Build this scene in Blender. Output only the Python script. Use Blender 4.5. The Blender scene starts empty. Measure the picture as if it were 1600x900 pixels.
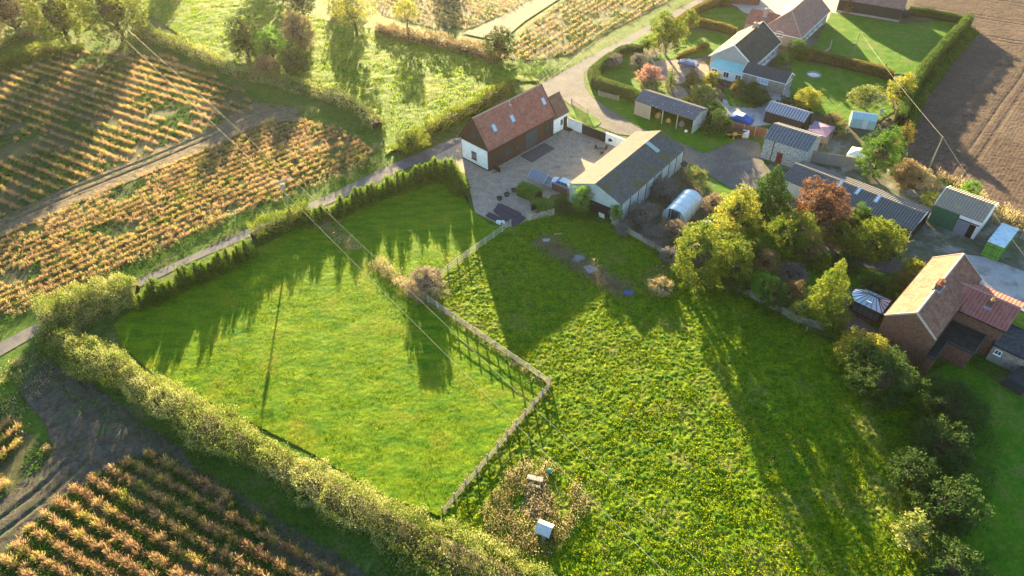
import bpy, bmesh, math, random
import numpy as np
from mathutils import Vector, Matrix
random.seed(7)
R = math.radians
SC = bpy.context.scene
COL = SC.collection

# ---------------------------------------------------------------- camera, sky, sun, exposure
F_PX, PITCH, ROLL, CAM_H = 1099.76, R(41.637), R(-1.2164), 66.0
cam = bpy.data.cameras.new('camera')
cam.sensor_width = 36.0
cam.lens = F_PX / 1600 * 36.0
cam.clip_start = 0.5
cam.clip_end = 6000
cam_o = bpy.data.objects.new('camera', cam)
COL.objects.link(cam_o)
cam_o.matrix_world = Matrix.Translation((0, 0, CAM_H)) @ Matrix.Rotation(R(90) - PITCH, 4, 'X') @ Matrix.Rotation(ROLL, 4, 'Z')
SC.camera = cam_o

SUN_EL, SUN_AZ = R(10.4), R(-7.3)      # azimuth from +Y, clockwise positive
world = bpy.data.worlds.new('World')
SC.world = world
world.use_nodes = True
wn = world.node_tree
sky = wn.nodes.new('ShaderNodeTexSky')
sky.sky_type = 'NISHITA'
sky.sun_disc = False
sky.sun_elevation = SUN_EL
sky.sun_rotation = SUN_AZ
sky.air_density = 1.0
sky.dust_density = 0.4
sky.ozone_density = 2.0
wn.links.new(sky.outputs[0], wn.nodes['Background'].inputs[0])
wn.nodes['Background'].inputs[1].default_value = 0.058
sl = bpy.data.lights.new('sun', 'SUN')
sl.energy = 5.0
sl.angle = R(0.5)
sl.color = (1.0, 0.77, 0.42)
sun = bpy.data.objects.new('sun', sl)
COL.objects.link(sun)
tdir = Vector((-math.sin(SUN_AZ) * math.cos(SUN_EL), -math.cos(SUN_AZ) * math.cos(SUN_EL), -math.sin(SUN_EL)))
sun.rotation_euler = tdir.to_track_quat('-Z', 'Y').to_euler()
SC.view_settings.view_transform = 'Standard'
SC.view_settings.look = 'None'
SC.view_settings.gamma = 1.0
SC.view_settings.use_curve_mapping = False
SC.view_settings.exposure = 3.42
SC.cycles.max_bounces = 5
SC.cycles.diffuse_bounces = 3
SC.cycles.transmission_bounces = 3
SC.cycles.transparent_max_bounces = 6
SC.cycles.volume_bounces = 0
SC.cycles.sample_clamp_indirect = 6.0

# ---------------------------------------------------------------- surveying: photo point -> place on the ground
def ray(px, py):
    x, y = px - 800, py - 450
    x, y = x * math.cos(ROLL) + y * math.sin(ROLL), -x * math.sin(ROLL) + y * math.cos(ROLL)
    u, v = x / F_PX, y / F_PX
    return Vector((u, math.cos(PITCH) - v * math.sin(PITCH), -math.sin(PITCH) - v * math.cos(PITCH)))
CAMV = Vector((0, 0, CAM_H))
def G(px, py, h=0.0):
    d = ray(px, py)
    return CAMV + d * ((CAM_H - h) / -d.z)
def GP(pts, h=0.0):
    return [(G(x, y, h).x, G(x, y, h).y) for x, y in pts]
def proj(P):
    X, Y, Z = P[0], P[1], P[2] - CAM_H
    fw = Y * math.cos(PITCH) - Z * math.sin(PITCH)
    dn = -(Y * math.sin(PITCH) + Z * math.cos(PITCH))
    x, y = X / fw * F_PX, dn / fw * F_PX
    return 800 + x * math.cos(ROLL) - y * math.sin(ROLL), 450 + x * math.sin(ROLL) + y * math.cos(ROLL)
def height_at(px, py, topy):
    """height of something standing at the ground point (px,py) whose top is seen at row topy"""
    g = G(px, py)
    lo, hi = 0.0, 30.0
    for _ in range(40):
        m = (lo + hi) / 2
        if proj((g.x, g.y, m))[1] > topy: lo = m
        else: hi = m
    return lo
def ell(x0, y0, x1, y1, lift=0.0):
    """an upright ellipsoid seen inside the box: centre (x,y,z), radius, half height"""
    cx, cy = (x0 + x1) / 2, (y0 + y1) / 2
    hh = 1.0
    for _ in range(12):
        c = G(cx, cy, hh + lift)
        dv = c - CAMV
        fwd = Vector((0, math.cos(PITCH), -math.sin(PITCH)))
        k = F_PX / dv.dot(fwd)
        r = (x1 - x0) / 2 / k
        dep = math.atan2(-dv.z, math.hypot(dv.x, dv.y))
        q = ((y1 - y0) / 2 / k) ** 2 - (r * math.sin(dep)) ** 2
        hn = math.sqrt(q) / math.cos(dep) if q > 0 else 0
        hn = max(hn, 0.45 * r)
        hh = (hh + hn) / 2
    return c, r, hh

# ---------------------------------------------------------------- objects
def tag(o, label=None, cat=None, group=None, kind=None):
    if label: o['label'] = label
    if cat: o['category'] = cat
    if group: o['group'] = group
    if kind: o['kind'] = kind
    return o
def empty(name, loc, rz=0.0, label=None, cat=None, group=None):
    o = bpy.data.objects.new(name, None)
    o.empty_display_size = 0.3
    COL.objects.link(o)
    o.location = loc
    o.rotation_euler = (0, 0, rz)
    return tag(o, label, cat, group)
def link_mesh(name, me, parent=None, mats=None, loc=None, rz=None, smooth=False):
    o = bpy.data.objects.new(name, me)
    COL.objects.link(o)
    if mats:
        for m in (mats if isinstance(mats, (list, tuple)) else [mats]): me.materials.append(m)
    if parent: o.parent = parent
    if loc is not None: o.location = loc
    if rz is not None: o.rotation_euler = (0, 0, rz)
    if smooth: me.polygons.foreach_set('use_smooth', [True] * len(me.polygons))
    return o
def copy_tree(o, parent=None):
    c = o.copy(); COL.objects.link(c)
    if parent: c.parent = parent
    for ch in [x for x in bpy.data.objects if x.parent == o]:
        copy_tree(ch, c)
    return c

class MB:
    """collects faces; build() links them as one mesh object"""
    def __init__(s): s.V = []; s.F = []; s.M = []
    def add(s, V, F, m=0):
        n = len(s.V); s.V += [tuple(v) for v in V]
        s.F += [tuple(i + n for i in f) for f in F]; s.M += [m] * len(F)
        return s
    def box(s, c, d, rz=0.0, m=0, axes=None):
        c = Vector(c)
        if axes is None:
            a = Vector((math.cos(rz), math.sin(rz), 0)); b = Vector((-math.sin(rz), math.cos(rz), 0)); e = Vector((0, 0, 1))
        else: a, b, e = [Vector(q) for q in axes]
        a = a * d[0] / 2; b = b * d[1] / 2; e = e * d[2] / 2
        P = [c + a * i + b * j + e * k for k in (-1, 1) for j in (-1, 1) for i in (-1, 1)]
        return s.add(P, [(0, 2, 3, 1), (4, 5, 7, 6), (0, 1, 5, 4), (2, 6, 7, 3), (0, 4, 6, 2), (1, 3, 7, 5)], m)
    def bar(s, p, q, w, h, m=0, up=(0, 0, 1)):
        p, q = Vector(p), Vector(q); t = (q - p); L = t.length; t.normalize()
        sd = t.cross(Vector(up)); 
        if sd.length < 1e-4: sd = t.cross(Vector((1, 0, 0)))
        sd.normalize(); u = sd.cross(t)
        return s.box((p + q) / 2, (L, w, h), axes=(t, sd, u), m=m)
    def slab(s, top, th, m=0):
        """polygon (list of points) extruded downwards along its normal"""
        T = [Vector(p) for p in top]; n = (T[1] - T[0]).cross(T[2] - T[0]).normalized()
        if n.z < 0: T.reverse(); n = -n
        k = len(T)
        return s.add(T + [p - n * th for p in T], [tuple(range(k)), tuple(range(2 * k - 1, k - 1, -1))] + [(i, i + k, (i + 1) % k + k, (i + 1) % k) for i in range(k)], m)
    def prism(s, poly, z0, z1, m=0):
        k = len(poly)
        ar = sum(poly[i][0] * poly[(i + 1) % k][1] - poly[(i + 1) % k][0] * poly[i][1] for i in range(k))
        if ar < 0: poly = poly[::-1]
        return s.add([(x, y, z0) for x, y in poly] + [(x, y, z1) for x, y in poly],
                     [tuple(range(k - 1, -1, -1)), tuple(range(k, 2 * k))] + [(i, (i + 1) % k, (i + 1) % k + k, i + k) for i in range(k)], m)
    def tube(s, pts, rad, n=6, m=0, cap=True):
        pts = [Vector(p) for p in pts]
        if not isinstance(rad, (list, tuple)): rad = [rad] * len(pts)
        V = []; F = []
        for i, p in enumerate(pts):
            t = (pts[min(i + 1, len(pts) - 1)] - pts[max(i - 1, 0)]).normalized()
            a = t.cross(Vector((0.3, 0.2, 1)) if abs(t.z) < 0.9 else Vector((1, 0.1, 0))).normalized(); b = t.cross(a)
            for j in range(n):
                th = 2 * math.pi * j / n
                V.append(p + (a * math.cos(th) + b * math.sin(th)) * rad[i])
        for i in range(len(pts) - 1):
            for j in range(n):
                F.append((i * n + j, i * n + (j + 1) % n, (i + 1) * n + (j + 1) % n, (i + 1) * n + j))
        if cap:
            F.append(tuple(range(n - 1, -1, -1))); F.append(tuple(range((len(pts) - 1) * n, len(pts) * n)))
        return s.add(V, F, m)
    def lathe(s, prof, c=(0, 0, 0), n=12, m=0):
        V = []; F = []
        for r, z in prof:
            for j in range(n):
                th = 2 * math.pi * j / n
                V.append((c[0] + r * math.cos(th), c[1] + r * math.sin(th), c[2] + z))
        for i in range(len(prof) - 1):
            for j in range(n):
                F.append((i * n + j, i * n + (j + 1) % n, (i + 1) * n + (j + 1) % n, (i + 1) * n + j))
        return s.add(V, F, m)
    def build(s, name, mats, parent=None, loc=None, rz=None, smooth=False):
        me = bpy.data.meshes.new(name); me.from_pydata(s.V, [], s.F)
        me.validate(); 
        o = link_mesh(name, me, parent, mats, loc, rz, smooth)
        if len(s.M) == len(me.polygons): me.polygons.foreach_set('material_index', s.M)
        return o

def fast_quads(name, V, mats, parent=None, loc=None, rz=None, matidx=None):
    """V: (n,4,3) array of separate quads"""
    n = len(V)
    me = bpy.data.meshes.new(name)
    me.vertices.add(n * 4); me.vertices.foreach_set('co', np.ascontiguousarray(V, dtype=np.float32).ravel())
    me.loops.add(n * 4); me.loops.foreach_set('vertex_index', np.arange(n * 4, dtype=np.int32))
    me.polygons.add(n); me.polygons.foreach_set('loop_start', np.arange(0, n * 4, 4, dtype=np.int32))
    if matidx is not None: me.polygons.foreach_set('material_index', matidx.astype(np.int32))
    me.update(calc_edges=True)
    return link_mesh(name, me, parent, mats, loc, rz)

# ---------------------------------------------------------------- numpy noise
def _h(ix, iy, seed):
    n = (ix.astype(np.int64) * 374761393 + iy.astype(np.int64) * 668265263 + seed * 2147483647) & 0xffffffff
    n = ((n ^ (n >> 13)) * 1274126177) & 0xffffffff
    return ((n ^ (n >> 16)) & 0xffff) / 65535.0
def vnoise(x, y, s, seed=0):
    x = np.asarray(x) / s; y = np.asarray(y) / s
    ix, iy = np.floor(x), np.floor(y); fx, fy = x - ix, y - iy
    fx = fx * fx * (3 - 2 * fx); fy = fy * fy * (3 - 2 * fy)
    a, b, c, d = _h(ix, iy, seed), _h(ix + 1, iy, seed), _h(ix, iy + 1, seed), _h(ix + 1, iy + 1, seed)
    return (a * (1 - fx) + b * fx) * (1 - fy) + (c * (1 - fx) + d * fx) * fy
def inside(x, y, poly):
    r = np.zeros(np.shape(x), bool); k = len(poly)
    for i in range(k):
        x0, y0 = poly[i]; x1, y1 = poly[(i + 1) % k]
        if y0 == y1: continue
        c = ((y0 > y) != (y1 > y)) & (x < (x1 - x0) * (y - y0) / (y1 - y0) + x0)
        r ^= c
    return r
def scatter_in(poly, dens, rng):
    xs = [p[0] for p in poly]; ys = [p[1] for p in poly]
    n = int((max(xs) - min(xs)) * (max(ys) - min(ys)) * dens)
    x = rng.uniform(min(xs), max(xs), n); y = rng.uniform(min(ys), max(ys), n)
    k = inside(x, y, poly)
    return x[k], y[k]
def patch(name, poly, cell, zf, mat, label=None, kind='structure', cat=None):
    xs = [p[0] for p in poly]; ys = [p[1] for p in poly]
    nx = int((max(xs) - min(xs)) / cell) + 2; ny = int((max(ys) - min(ys)) / cell) + 2
    gx = min(xs) + np.arange(nx) * cell; gy = min(ys) + np.arange(ny) * cell
    X, Y = np.meshgrid(gx, gy)
    cx, cy = X[:-1, :-1] + cell / 2, Y[:-1, :-1] + cell / 2
    keep = inside(cx, cy, poly)
    Z = zf(X, Y)
    idx = np.arange(nx * ny).reshape(ny, nx)
    f = np.stack([idx[:-1, :-1][keep], idx[:-1, 1:][keep], idx[1:, 1:][keep], idx[1:, :-1][keep]], -1)
    used = np.unique(f); rm = np.full(nx * ny, -1); rm[used] = np.arange(len(used)); f = rm[f]
    co = np.stack([X.ravel()[used], Y.ravel()[used], Z.ravel()[used]], -1)
    me = bpy.data.meshes.new(name)
    me.vertices.add(len(co)); me.vertices.foreach_set('co', co.astype(np.float32).ravel())
    n = len(f)
    me.loops.add(n * 4); me.loops.foreach_set('vertex_index', f.astype(np.int32).ravel())
    me.polygons.add(n); me.polygons.foreach_set('loop_start', np.arange(0, n * 4, 4, dtype=np.int32))
    me.update(calc_edges=True)
    o = link_mesh(name, me, None, mat, smooth=True)
    return tag(o, label, cat, None, kind)

# ---------------------------------------------------------------- materials
_mc = {}
def _new(name):
    m = bpy.data.materials.new(name); m.use_nodes = True
    nt = m.node_tree; b = nt.nodes['Principled BSDF']
    return m, nt, b
def mixc(nt, fac, c1, c2):
    mx = nt.nodes.new('ShaderNodeMix'); mx.data_type = 'RGBA'
    for sk, v in ((0, fac), (6, c1), (7, c2)):
        if hasattr(v, 'links'): nt.links.new(v, mx.inputs[sk])
        elif sk == 0: mx.inputs[0].default_value = v
        else: mx.inputs[sk].default_value = (*v, 1)
    return mx.outputs[2]
def noise(nt, scale, detail=4, rough=0.6, vec=None, stretch=None, rot=0.0):
    n = nt.nodes.new('ShaderNodeTexNoise'); n.inputs['Scale'].default_value = scale
    n.inputs['Detail'].default_value = detail; n.inputs['Roughness'].default_value = rough
    tc = nt.nodes.new('ShaderNodeTexCoord'); src = vec or tc.outputs['Object']
    if stretch or rot:
        mp = nt.nodes.new('ShaderNodeMapping'); mp.inputs['Scale'].default_value = stretch or (1, 1, 1)
        mp.inputs['Rotation'].default_value = (0, 0, rot)
        nt.links.new(src, mp.inputs[0]); src = mp.outputs[0]
    nt.links.new(src, n.inputs['Vector'])
    return n.outputs[0]
def ramp(nt, fac, lo, hi):
    r = nt.nodes.new('ShaderNodeMapRange'); r.inputs[1].default_value = lo; r.inputs[2].default_value = hi
    nt.links.new(fac, r.inputs[0]); return r.outputs[0]
def bump(nt, b, h, strength=0.4, dist=0.05):
    bp = nt.nodes.new('ShaderNodeBump'); bp.inputs['Strength'].default_value = strength; bp.inputs['Distance'].default_value = dist
    nt.links.new(h, bp.inputs['Height']); nt.links.new(bp.outputs[0], b.inputs['Normal'])
def M(name, c1, c2=None, scale=2.0, rough=0.85, c3=None, s3=0.3, lo3=0.5, hi3=0.65, bmp=0.0, bscale=12.0, bdist=0.03, spec=0.06, stretch=None, rot=0.0, lo=0.35, hi=0.65, metal=0.0, fine=0.0, fk=0.35):
    m, nt, b = _new(name)
    col = None
    if c2: col = mixc(nt, ramp(nt, noise(nt, scale, 5, 0.65, stretch=stretch, rot=rot), lo, hi), c1, c2)
    if c3: col = mixc(nt, ramp(nt, noise(nt, s3, 5, 0.7), lo3, hi3), col if col else c1, c3)
    if fine:
        f1 = mixc(nt, ramp(nt, noise(nt, fine, 4, 0.85), 0.38, 0.60), (fk, fk, fk), (1.0, 1.0, 1.0))
        mm = nt.nodes.new('ShaderNodeMix'); mm.data_type = 'RGBA'; mm.blend_type = 'MULTIPLY'; mm.inputs[0].default_value = 1.0
        nt.links.new(col, mm.inputs[6]); nt.links.new(f1, mm.inputs[7]); col = mm.outputs[2]
    if col: nt.links.new(col, b.inputs['Base Color'])
    else: b.inputs['Base Color'].default_value = (*c1, 1)
    b.inputs['Roughness'].default_value = rough
    b.inputs['Specular IOR Level'].default_value = spec
    b.inputs['Metallic'].default_value = metal
    if bmp: bump(nt, b, noise(nt, bscale, 4, 0.7), bmp, bdist)
    return m
def leafM(name, cols, trans=0.35, nscale=0.35, var=0.75, tint=False):
    """foliage: every leaf its own tint, tints drift across the plant; light passes through"""
    m, nt, b = _new(name)
    gi = nt.nodes.new('ShaderNodeNewGeometry')
    n = noise(nt, nscale, 3, 0.6)
    ad = nt.nodes.new('ShaderNodeMath'); ad.operation = 'MULTIPLY_ADD'
    src = gi.outputs['Random Per Island']
    if tint:
        at = nt.nodes.new('ShaderNodeAttribute'); at.attribute_name = 'tint'; src = at.outputs['Fac']
    nt.links.new(src, ad.inputs[0]); ad.inputs[1].default_value = var
    sb = nt.nodes.new('ShaderNodeMath'); sb.operation = 'MULTIPLY_ADD'
    nt.links.new(n, sb.inputs[0]); sb.inputs[1].default_value = 1.6; sb.inputs[2].default_value = -0.3 - var / 2
    nt.links.new(sb.outputs[0], ad.inputs[2])
    cr = nt.nodes.new('ShaderNodeValToRGB'); el = cr.color_ramp.elements
    while len(el) < len(cols): el.new(0.5)
    for i, c in enumerate(cols): el[i].position = i / (len(cols) - 1); el[i].color = (*c, 1)
    nt.links.new(ad.outputs[0], cr.inputs[0])
    nt.links.new(cr.outputs[0], b.inputs['Base Color'])
    b.inputs['Roughness'].default_value = 0.7; b.inputs['Specular IOR Level'].default_value = 0.04
    tr = nt.nodes.new('ShaderNodeBsdfTranslucent'); nt.links.new(cr.outputs[0], tr.inputs[0])
    mx = nt.nodes.new('ShaderNodeMixShader'); mx.inputs[0].default_value = trans
    nt.links.new(b.outputs[0], mx.inputs[1]); nt.links.new(tr.outputs[0], mx.inputs[2])
    nt.links.new(mx.outputs[0], nt.nodes['Material Output'].inputs[0])
    return m
def brickM(name, c1, c2, mortar, bw=0.24, bh=0.08, vz=1.0, rough=0.9, stain=None, ms=0.012, bumpy=0.3):
    m, nt, b = _new(name)
    tc = nt.nodes.new('ShaderNodeTexCoord'); sp = nt.nodes.new('ShaderNodeSeparateXYZ'); nt.links.new(tc.outputs['Object'], sp.inputs[0])
    ad = nt.nodes.new('ShaderNodeMath'); nt.links.new(sp.outputs[0], ad.inputs[0]); nt.links.new(sp.outputs[1], ad.inputs[1])
    zz = nt.nodes.new('ShaderNodeMath'); zz.operation = 'MULTIPLY'; nt.links.new(sp.outputs[2], zz.inputs[0]); zz.inputs[1].default_value = vz
    cb = nt.nodes.new('ShaderNodeCombineXYZ'); nt.links.new(ad.outputs[0], cb.inputs[0]); nt.links.new(zz.outputs[0], cb.inputs[1])
    br = nt.nodes.new('ShaderNodeTexBrick'); nt.links.new(cb.outputs[0], br.inputs['Vector'])
    br.inputs['Scale'].default_value = 1.0; br.inputs['Brick Width'].default_value = bw; br.inputs['Row Height'].default_value = bh
    br.inputs['Mortar Size'].default_value = ms; br.inputs['Bias'].default_value = 0.0
    for k, c in (('Color1', c1), ('Color2', c2), ('Mortar', mortar)): br.inputs[k].default_value = (*c, 1)
    b.inputs['Specular IOR Level'].default_value = 0.08; dark = tuple(v * 0.38 for v in c1)
    col = mixc(nt, ramp(nt, noise(nt, 2.6, 5, 0.85), 0.46, 0.66), br.outputs[0], dark)
    col = mixc(nt, ramp(nt, noise(nt, 0.9, 4, 0.7), 0.45, 0.75), col, stain or c2)
    nt.links.new(col, b.inputs['Base Color']); b.inputs['Roughness'].default_value = rough; b.inputs['Specular IOR Level'].default_value = 0.08
    bump(nt, b, br.outputs[1], -bumpy, 0.02)
    return m
def glassM(name, col=(0.35, 0.5, 0.6), rough=0.08, trans=0.0, alpha=1.0):
    m, nt, b = _new(name)
    b.inputs['Base Color'].default_value = (*col, 1); b.inputs['Roughness'].default_value = rough
    b.inputs['Specular IOR Level'].default_value = 1.0; b.inputs['IOR'].default_value = 1.6
    b.inputs['Alpha'].default_value = alpha
    return m

WOOD_GREY = M('weathered_timber', (0.34, 0.30, 0.24), (0.20, 0.17, 0.13), 3, stretch=(1, 1, 6))
RAIL = M('pale_rail_timber', (0.46, 0.41, 0.32), (0.30, 0.26, 0.19), 3)
BARK = M('bark', (0.10, 0.075, 0.05), (0.05, 0.04, 0.03), 6)
BARK_PALE = M('birch_bark', (0.5, 0.47, 0.42), (0.2, 0.18, 0.16), 6)
WHITE = M('white_paint', (0.80, 0.80, 0.77), (0.66, 0.66, 0.63), 1.2)
BLACKT = M('black_tarred_board', (0.025, 0.024, 0.024), (0.045, 0.042, 0.04), 3, rough=0.7)
BROWNB = M('dark_brown_boarding', (0.075, 0.042, 0.03), (0.045, 0.027, 0.02), 3, rough=0.75, stretch=(1, 1, 8))
GLASS = glassM('window_glass', (0.05, 0.07, 0.09))
GLASS_SKY = glassM('skylight_glass', (0.35, 0.46, 0.55))
UPVC = M('white_window_frame', (0.8, 0.8, 0.8), rough=0.4)
DARKFR = M('dark_window_frame', (0.03, 0.025, 0.022), rough=0.5)
LEADM = M('lead_sheet', (0.16, 0.22, 0.32), (0.25, 0.30, 0.38), 4, rough=0.6)
METAL = M('galvanised_metal', (0.45, 0.47, 0.48), (0.35, 0.37, 0.38), 4, rough=0.45, metal=0.6)

# ================================================================ THE SETTING
def sheet(name, pts, z, mat, world_pts=False):
    P = pts if world_pts else GP(pts)
    mb = MB(); k = len(P)
    mb.add([(x, y, z) for x, y in P], [tuple(range(k))])
    me = bpy.data.meshes.new(name); me.from_pydata(mb.V, [], mb.F)
    bm = bmesh.new(); bm.from_mesh(me)
    for f in bm.faces:
        if f.normal.z < 0: f.normal_flip()
    bmesh.ops.triangulate(bm, faces=bm.faces[:]); bm.to_mesh(me); bm.free()
    o = link_mesh(name, me, None, mat)
    return tag(o, kind='structure')

GRASS_ROUGH = M('rough_grass', (0.045, 0.11, 0.012), (0.08, 0.15, 0.015), 0.6, fine=2.0, fk=.45, c3=(0.19, 0.16, 0.07), s3=0.12, lo3=0.52, hi3=0.7, bmp=0.8, bscale=9, bdist=0.12)
PADDOCK = M('paddock_turf', (0.042, 0.145, 0.003), (0.165, 0.245, 0.003), 0.5, fine=5.5, fk=.45, c3=(0.19, 0.21, 0.012), s3=0.17, lo3=0.52, hi3=0.68, bmp=0.8, bscale=14, bdist=0.06, stretch=(0.5, 1.6, 1), rot=0.5)
PASTURE = M('pasture_turf', fine=3.0, fk=.28, c1=(0.035, 0.13, 0.003), c2=(0.175, 0.24, 0.004), scale=0.9, c3=(0.24, 0.22, 0.06), s3=0.14, lo3=0.53, hi3=0.72, bmp=0.9, bscale=10, bdist=0.10)
MEADOW = M('meadow_turf', (0.055, 0.14, 0.006), (0.13, 0.21, 0.008), 0.5, fine=1.6, fk=.4, c3=(0.17, 0.21, 0.02), s3=0.1, bmp=0.9, bscale=5, bdist=0.15)
LAWN = M('lawn_turf', (0.045, 0.14, 0.006), (0.085, 0.18, 0.006), 0.5, fine=2.5, fk=.6, c3=(0.12, 0.16, 0.03), s3=0.25, bmp=0.6, bscale=18, bdist=0.03)
SOIL = M('crop_soil', (0.085, 0.075, 0.045), (0.055, 0.075, 0.025), 0.7, c3=(0.04, 0.08, 0.018), s3=0.12, lo3=0.45, hi3=0.6, bmp=0.9, bscale=6, bdist=0.12, fine=2.5, fk=.55)
TRACK = M('dirt_track', (0.21, 0.16, 0.10), (0.12, 0.09, 0.055), 1.2, c3=(0.08, 0.10, 0.04), s3=0.5, lo3=0.55, hi3=0.7, bmp=0.9, bscale=5, bdist=0.15, fine=2.5, fk=.55)
DARKSOIL = M('trodden_soil', (0.11, 0.095, 0.07), (0.06, 0.055, 0.04), 0.8, c3=(0.05, 0.09, 0.03), s3=0.22, lo3=0.55, hi3=0.68, bmp=0.9, bscale=6, bdist=0.12, fine=2.5, fk=.55)
ROAD = M('worn_asphalt', (0.10, 0.10, 0.105), (0.135, 0.13, 0.13), 0.5, c3=(0.17, 0.155, 0.14), s3=0.18, bmp=0.2, bscale=40, bdist=0.01, fine=3, fk=.78)
GRAVEL = M('gravel', (0.43, 0.335, 0.25), (0.30, 0.24, 0.185), 0.8, c3=(0.13, 0.14, 0.09), s3=0.3, lo3=0.6, hi3=0.75, bmp=0.8, bscale=30, bdist=0.03, fine=5, fk=.55)
YARD = M('yard_tarmac', (0.16, 0.15, 0.135), (0.10, 0.095, 0.09), 0.3, c3=(0.21, 0.19, 0.18), s3=0.15, bmp=0.5, bscale=20, bdist=0.02, fine=4, fk=.55)
CONCR = M('concrete', (0.33, 0.33, 0.32), (0.25, 0.25, 0.24), 0.6, c3=(0.17, 0.17, 0.15), s3=0.3, bmp=0.2, bscale=20, bdist=0.01)
PAVING = brickM('paving_slabs', (0.36, 0.35, 0.33), (0.28, 0.28, 0.27), (0.10, 0.11, 0.08), 0.6, 0.6)
BEDSOIL = M('garden_bed_soil', (0.085, 0.065, 0.045), (0.06, 0.08, 0.03), 1.2, c3=(0.15, 0.11, 0.07), s3=0.4, bmp=0.9, bscale=8, bdist=0.1)

# one sheet to the horizon, made of a dense middle and a plain rim
g = sheet('ground', [(-3000, -3000), (3000, -3000), (3000, 3500), (-3000, 3500)], -0.03, GRASS_ROUGH, True)
o = patch('grassland', [(-150, 15), (140, 15), (165, 215), (-175, 215)], 0.8,
          lambda x, y: -0.02 + 0.045 * vnoise(x, y, 1.7, 5) - 0.0, GRASS_ROUGH)

road_N = [(-90, 585), (0, 536), (37, 516), (130, 474), (217, 436), (310, 394), (400, 352), (510, 307), (600, 262), (677, 230), (725, 208), (780, 172), (830, 140), (854, 127), (925, 87), (1000, 47), (1052, 19), (1087, 0), (1150, -35), (1240, -80)]
road_S = [(1290, -80), (1190, -35), (1117, 0), (1057, 30), (1017, 50), (1000, 60), (940, 95), (912, 114), (914, 138), (880, 150), (800, 182), (735, 214), (670, 250), (625, 267), (560, 300), (487, 330), (400, 366), (300, 409), (231, 443), (140, 484), (52, 527), (0, 557), (-90, 605)]
sheet('road', road_N + road_S, 0.05, ROAD)
sheet('driveway', [(876, 152), (914, 138), (925, 152), (960, 176), (1000, 200), (1060, 222), (1100, 240), (1118, 222), (1150, 214), (1185, 222), (1196, 262), (1205, 300), (1222, 322), (1250, 345), (1300, 372), (1345, 402), (1420, 415), (1500, 425), (1480, 450), (1400, 430), (1330, 412), (1260, 372), (1215, 335), (1180, 305), (1150, 299), (1070, 252), (1040, 232), (1000, 214), (965, 210), (935, 198), (932, 190), (893, 166)], 0.06, YARD)
sheet('courtyard', [(672, 247), (715, 212), (727, 214), (868, 150), (885, 175), (890, 202), (985, 222), (985, 240), (900, 300), (862, 305), (822, 350), (790, 356), (742, 332), (735, 300), (728, 272), (700, 263)], 0.045, GRAVEL)
sheet('concrete_apron', [(1505, 398), (1540, 402), (1720, 470), (1720, 540), (1560, 470), (1520, 440)], 0.075, CONCR)
sheet('yard_east', [(1180, 300), (1230, 200), (1310, 215), (1400, 262), (1500, 300), (1560, 330), (1700, 400), (1700, 480), (1540, 410), (1490, 420), (1400, 415), (1300, 375)], 0.03, M('yard_ground', (0.13, 0.12, 0.09), (0.07, 0.09, 0.04), 0.8, c3=(0.22, 0.21, 0.19), s3=0.3, bmp=0.6, bscale=9, bdist=0.06))
sheet('garden_ground', [(912, 112), (1060, 30), (1120, -5), (1290, -60), (1420, -40), (1520, 45), (1400, 255), (1290, 215), (1200, 190), (1120, 225), (1000, 196), (925, 150)], 0.02, BEDSOIL)
sheet('forecourt', [(1012, 82), (1100, 96), (1118, 120), (1080, 128), (1055, 132), (1072, 140), (1080, 165), (1060, 160), (1040, 125), (1022, 112)], 0.06, M('red_gravel', (0.30, 0.20, 0.15), (0.20, 0.17, 0.15), 0.6, bmp=0.6, bscale=20))
sheet('north_courtyard', [(1105, -5), (1150, -30), (1300, -30), (1330, 5), (1310, 25), (1286, 40), (1180, 35), (1150, 10)], 0.045, M('pale_gravel', (0.42, 0.36, 0.30), (0.34, 0.30, 0.26), 0.6, bmp=0.5, bscale=20))
sheet('patio', [(1230, 140), (1262, 150), (1240, 172), (1225, 175), (1180, 168), (1150, 160), (1158, 140)], 0.05, PAVING)
sheet('garage_drive', [(1130, 155), (1200, 170), (1205, 195), (1160, 200), (1125, 180)], 0.055, CONCR)
sheet('terrace', [(1248, 62), (1300, 60), (1298, 78), (1288, 84), (1250, 70)], 0.05, YARD)
F1 = [(-200, 250), (0, 118), (110, 78), (260, 88), (330, 118), (390, 150), (400, 170), (330, 203), (240, 238), (130, 283), (0, 343), (-200, 430)]
F2 = [(-150, 430), (0, 368), (120, 318), (250, 264), (330, 230), (420, 188), (480, 190), (540, 205), (585, 238), (578, 248), (400, 322), (200, 412), (0, 498), (-150, 565)]
F3 = [(-60, 1000), (0, 872), (60, 812), (110, 767), (150, 742), (175, 730), (240, 706), (320, 750), (420, 820), (520, 890), (600, 960)]
F4 = [(-80, 630), (0, 650), (50, 680), (84, 706), (60, 742), (0, 782), (-80, 830)]
F5 = [(800, 72), (820, 45), (880, 0), (960, -40), (1090, -40), (1040, 5), (990, 30), (930, 62), (890, 86), (850, 92), (812, 96), (785, 88)]
F6 = [(575, 0), (600, 25), (690, 48), (735, 45), (790, 22), (845, -5), (880, -45), (540, -45)]
for nm, P in (('crop_field', F1), ('crop_field', F2), ('crop_field', F3), ('crop_field', F4), ('crop_field', F5), ('crop_field', F6)):
    patch(nm, GP(P), 0.5, lambda x, y: 0.03 + 0.10 * vnoise(x, y, 1.1, 3), SOIL)
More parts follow.
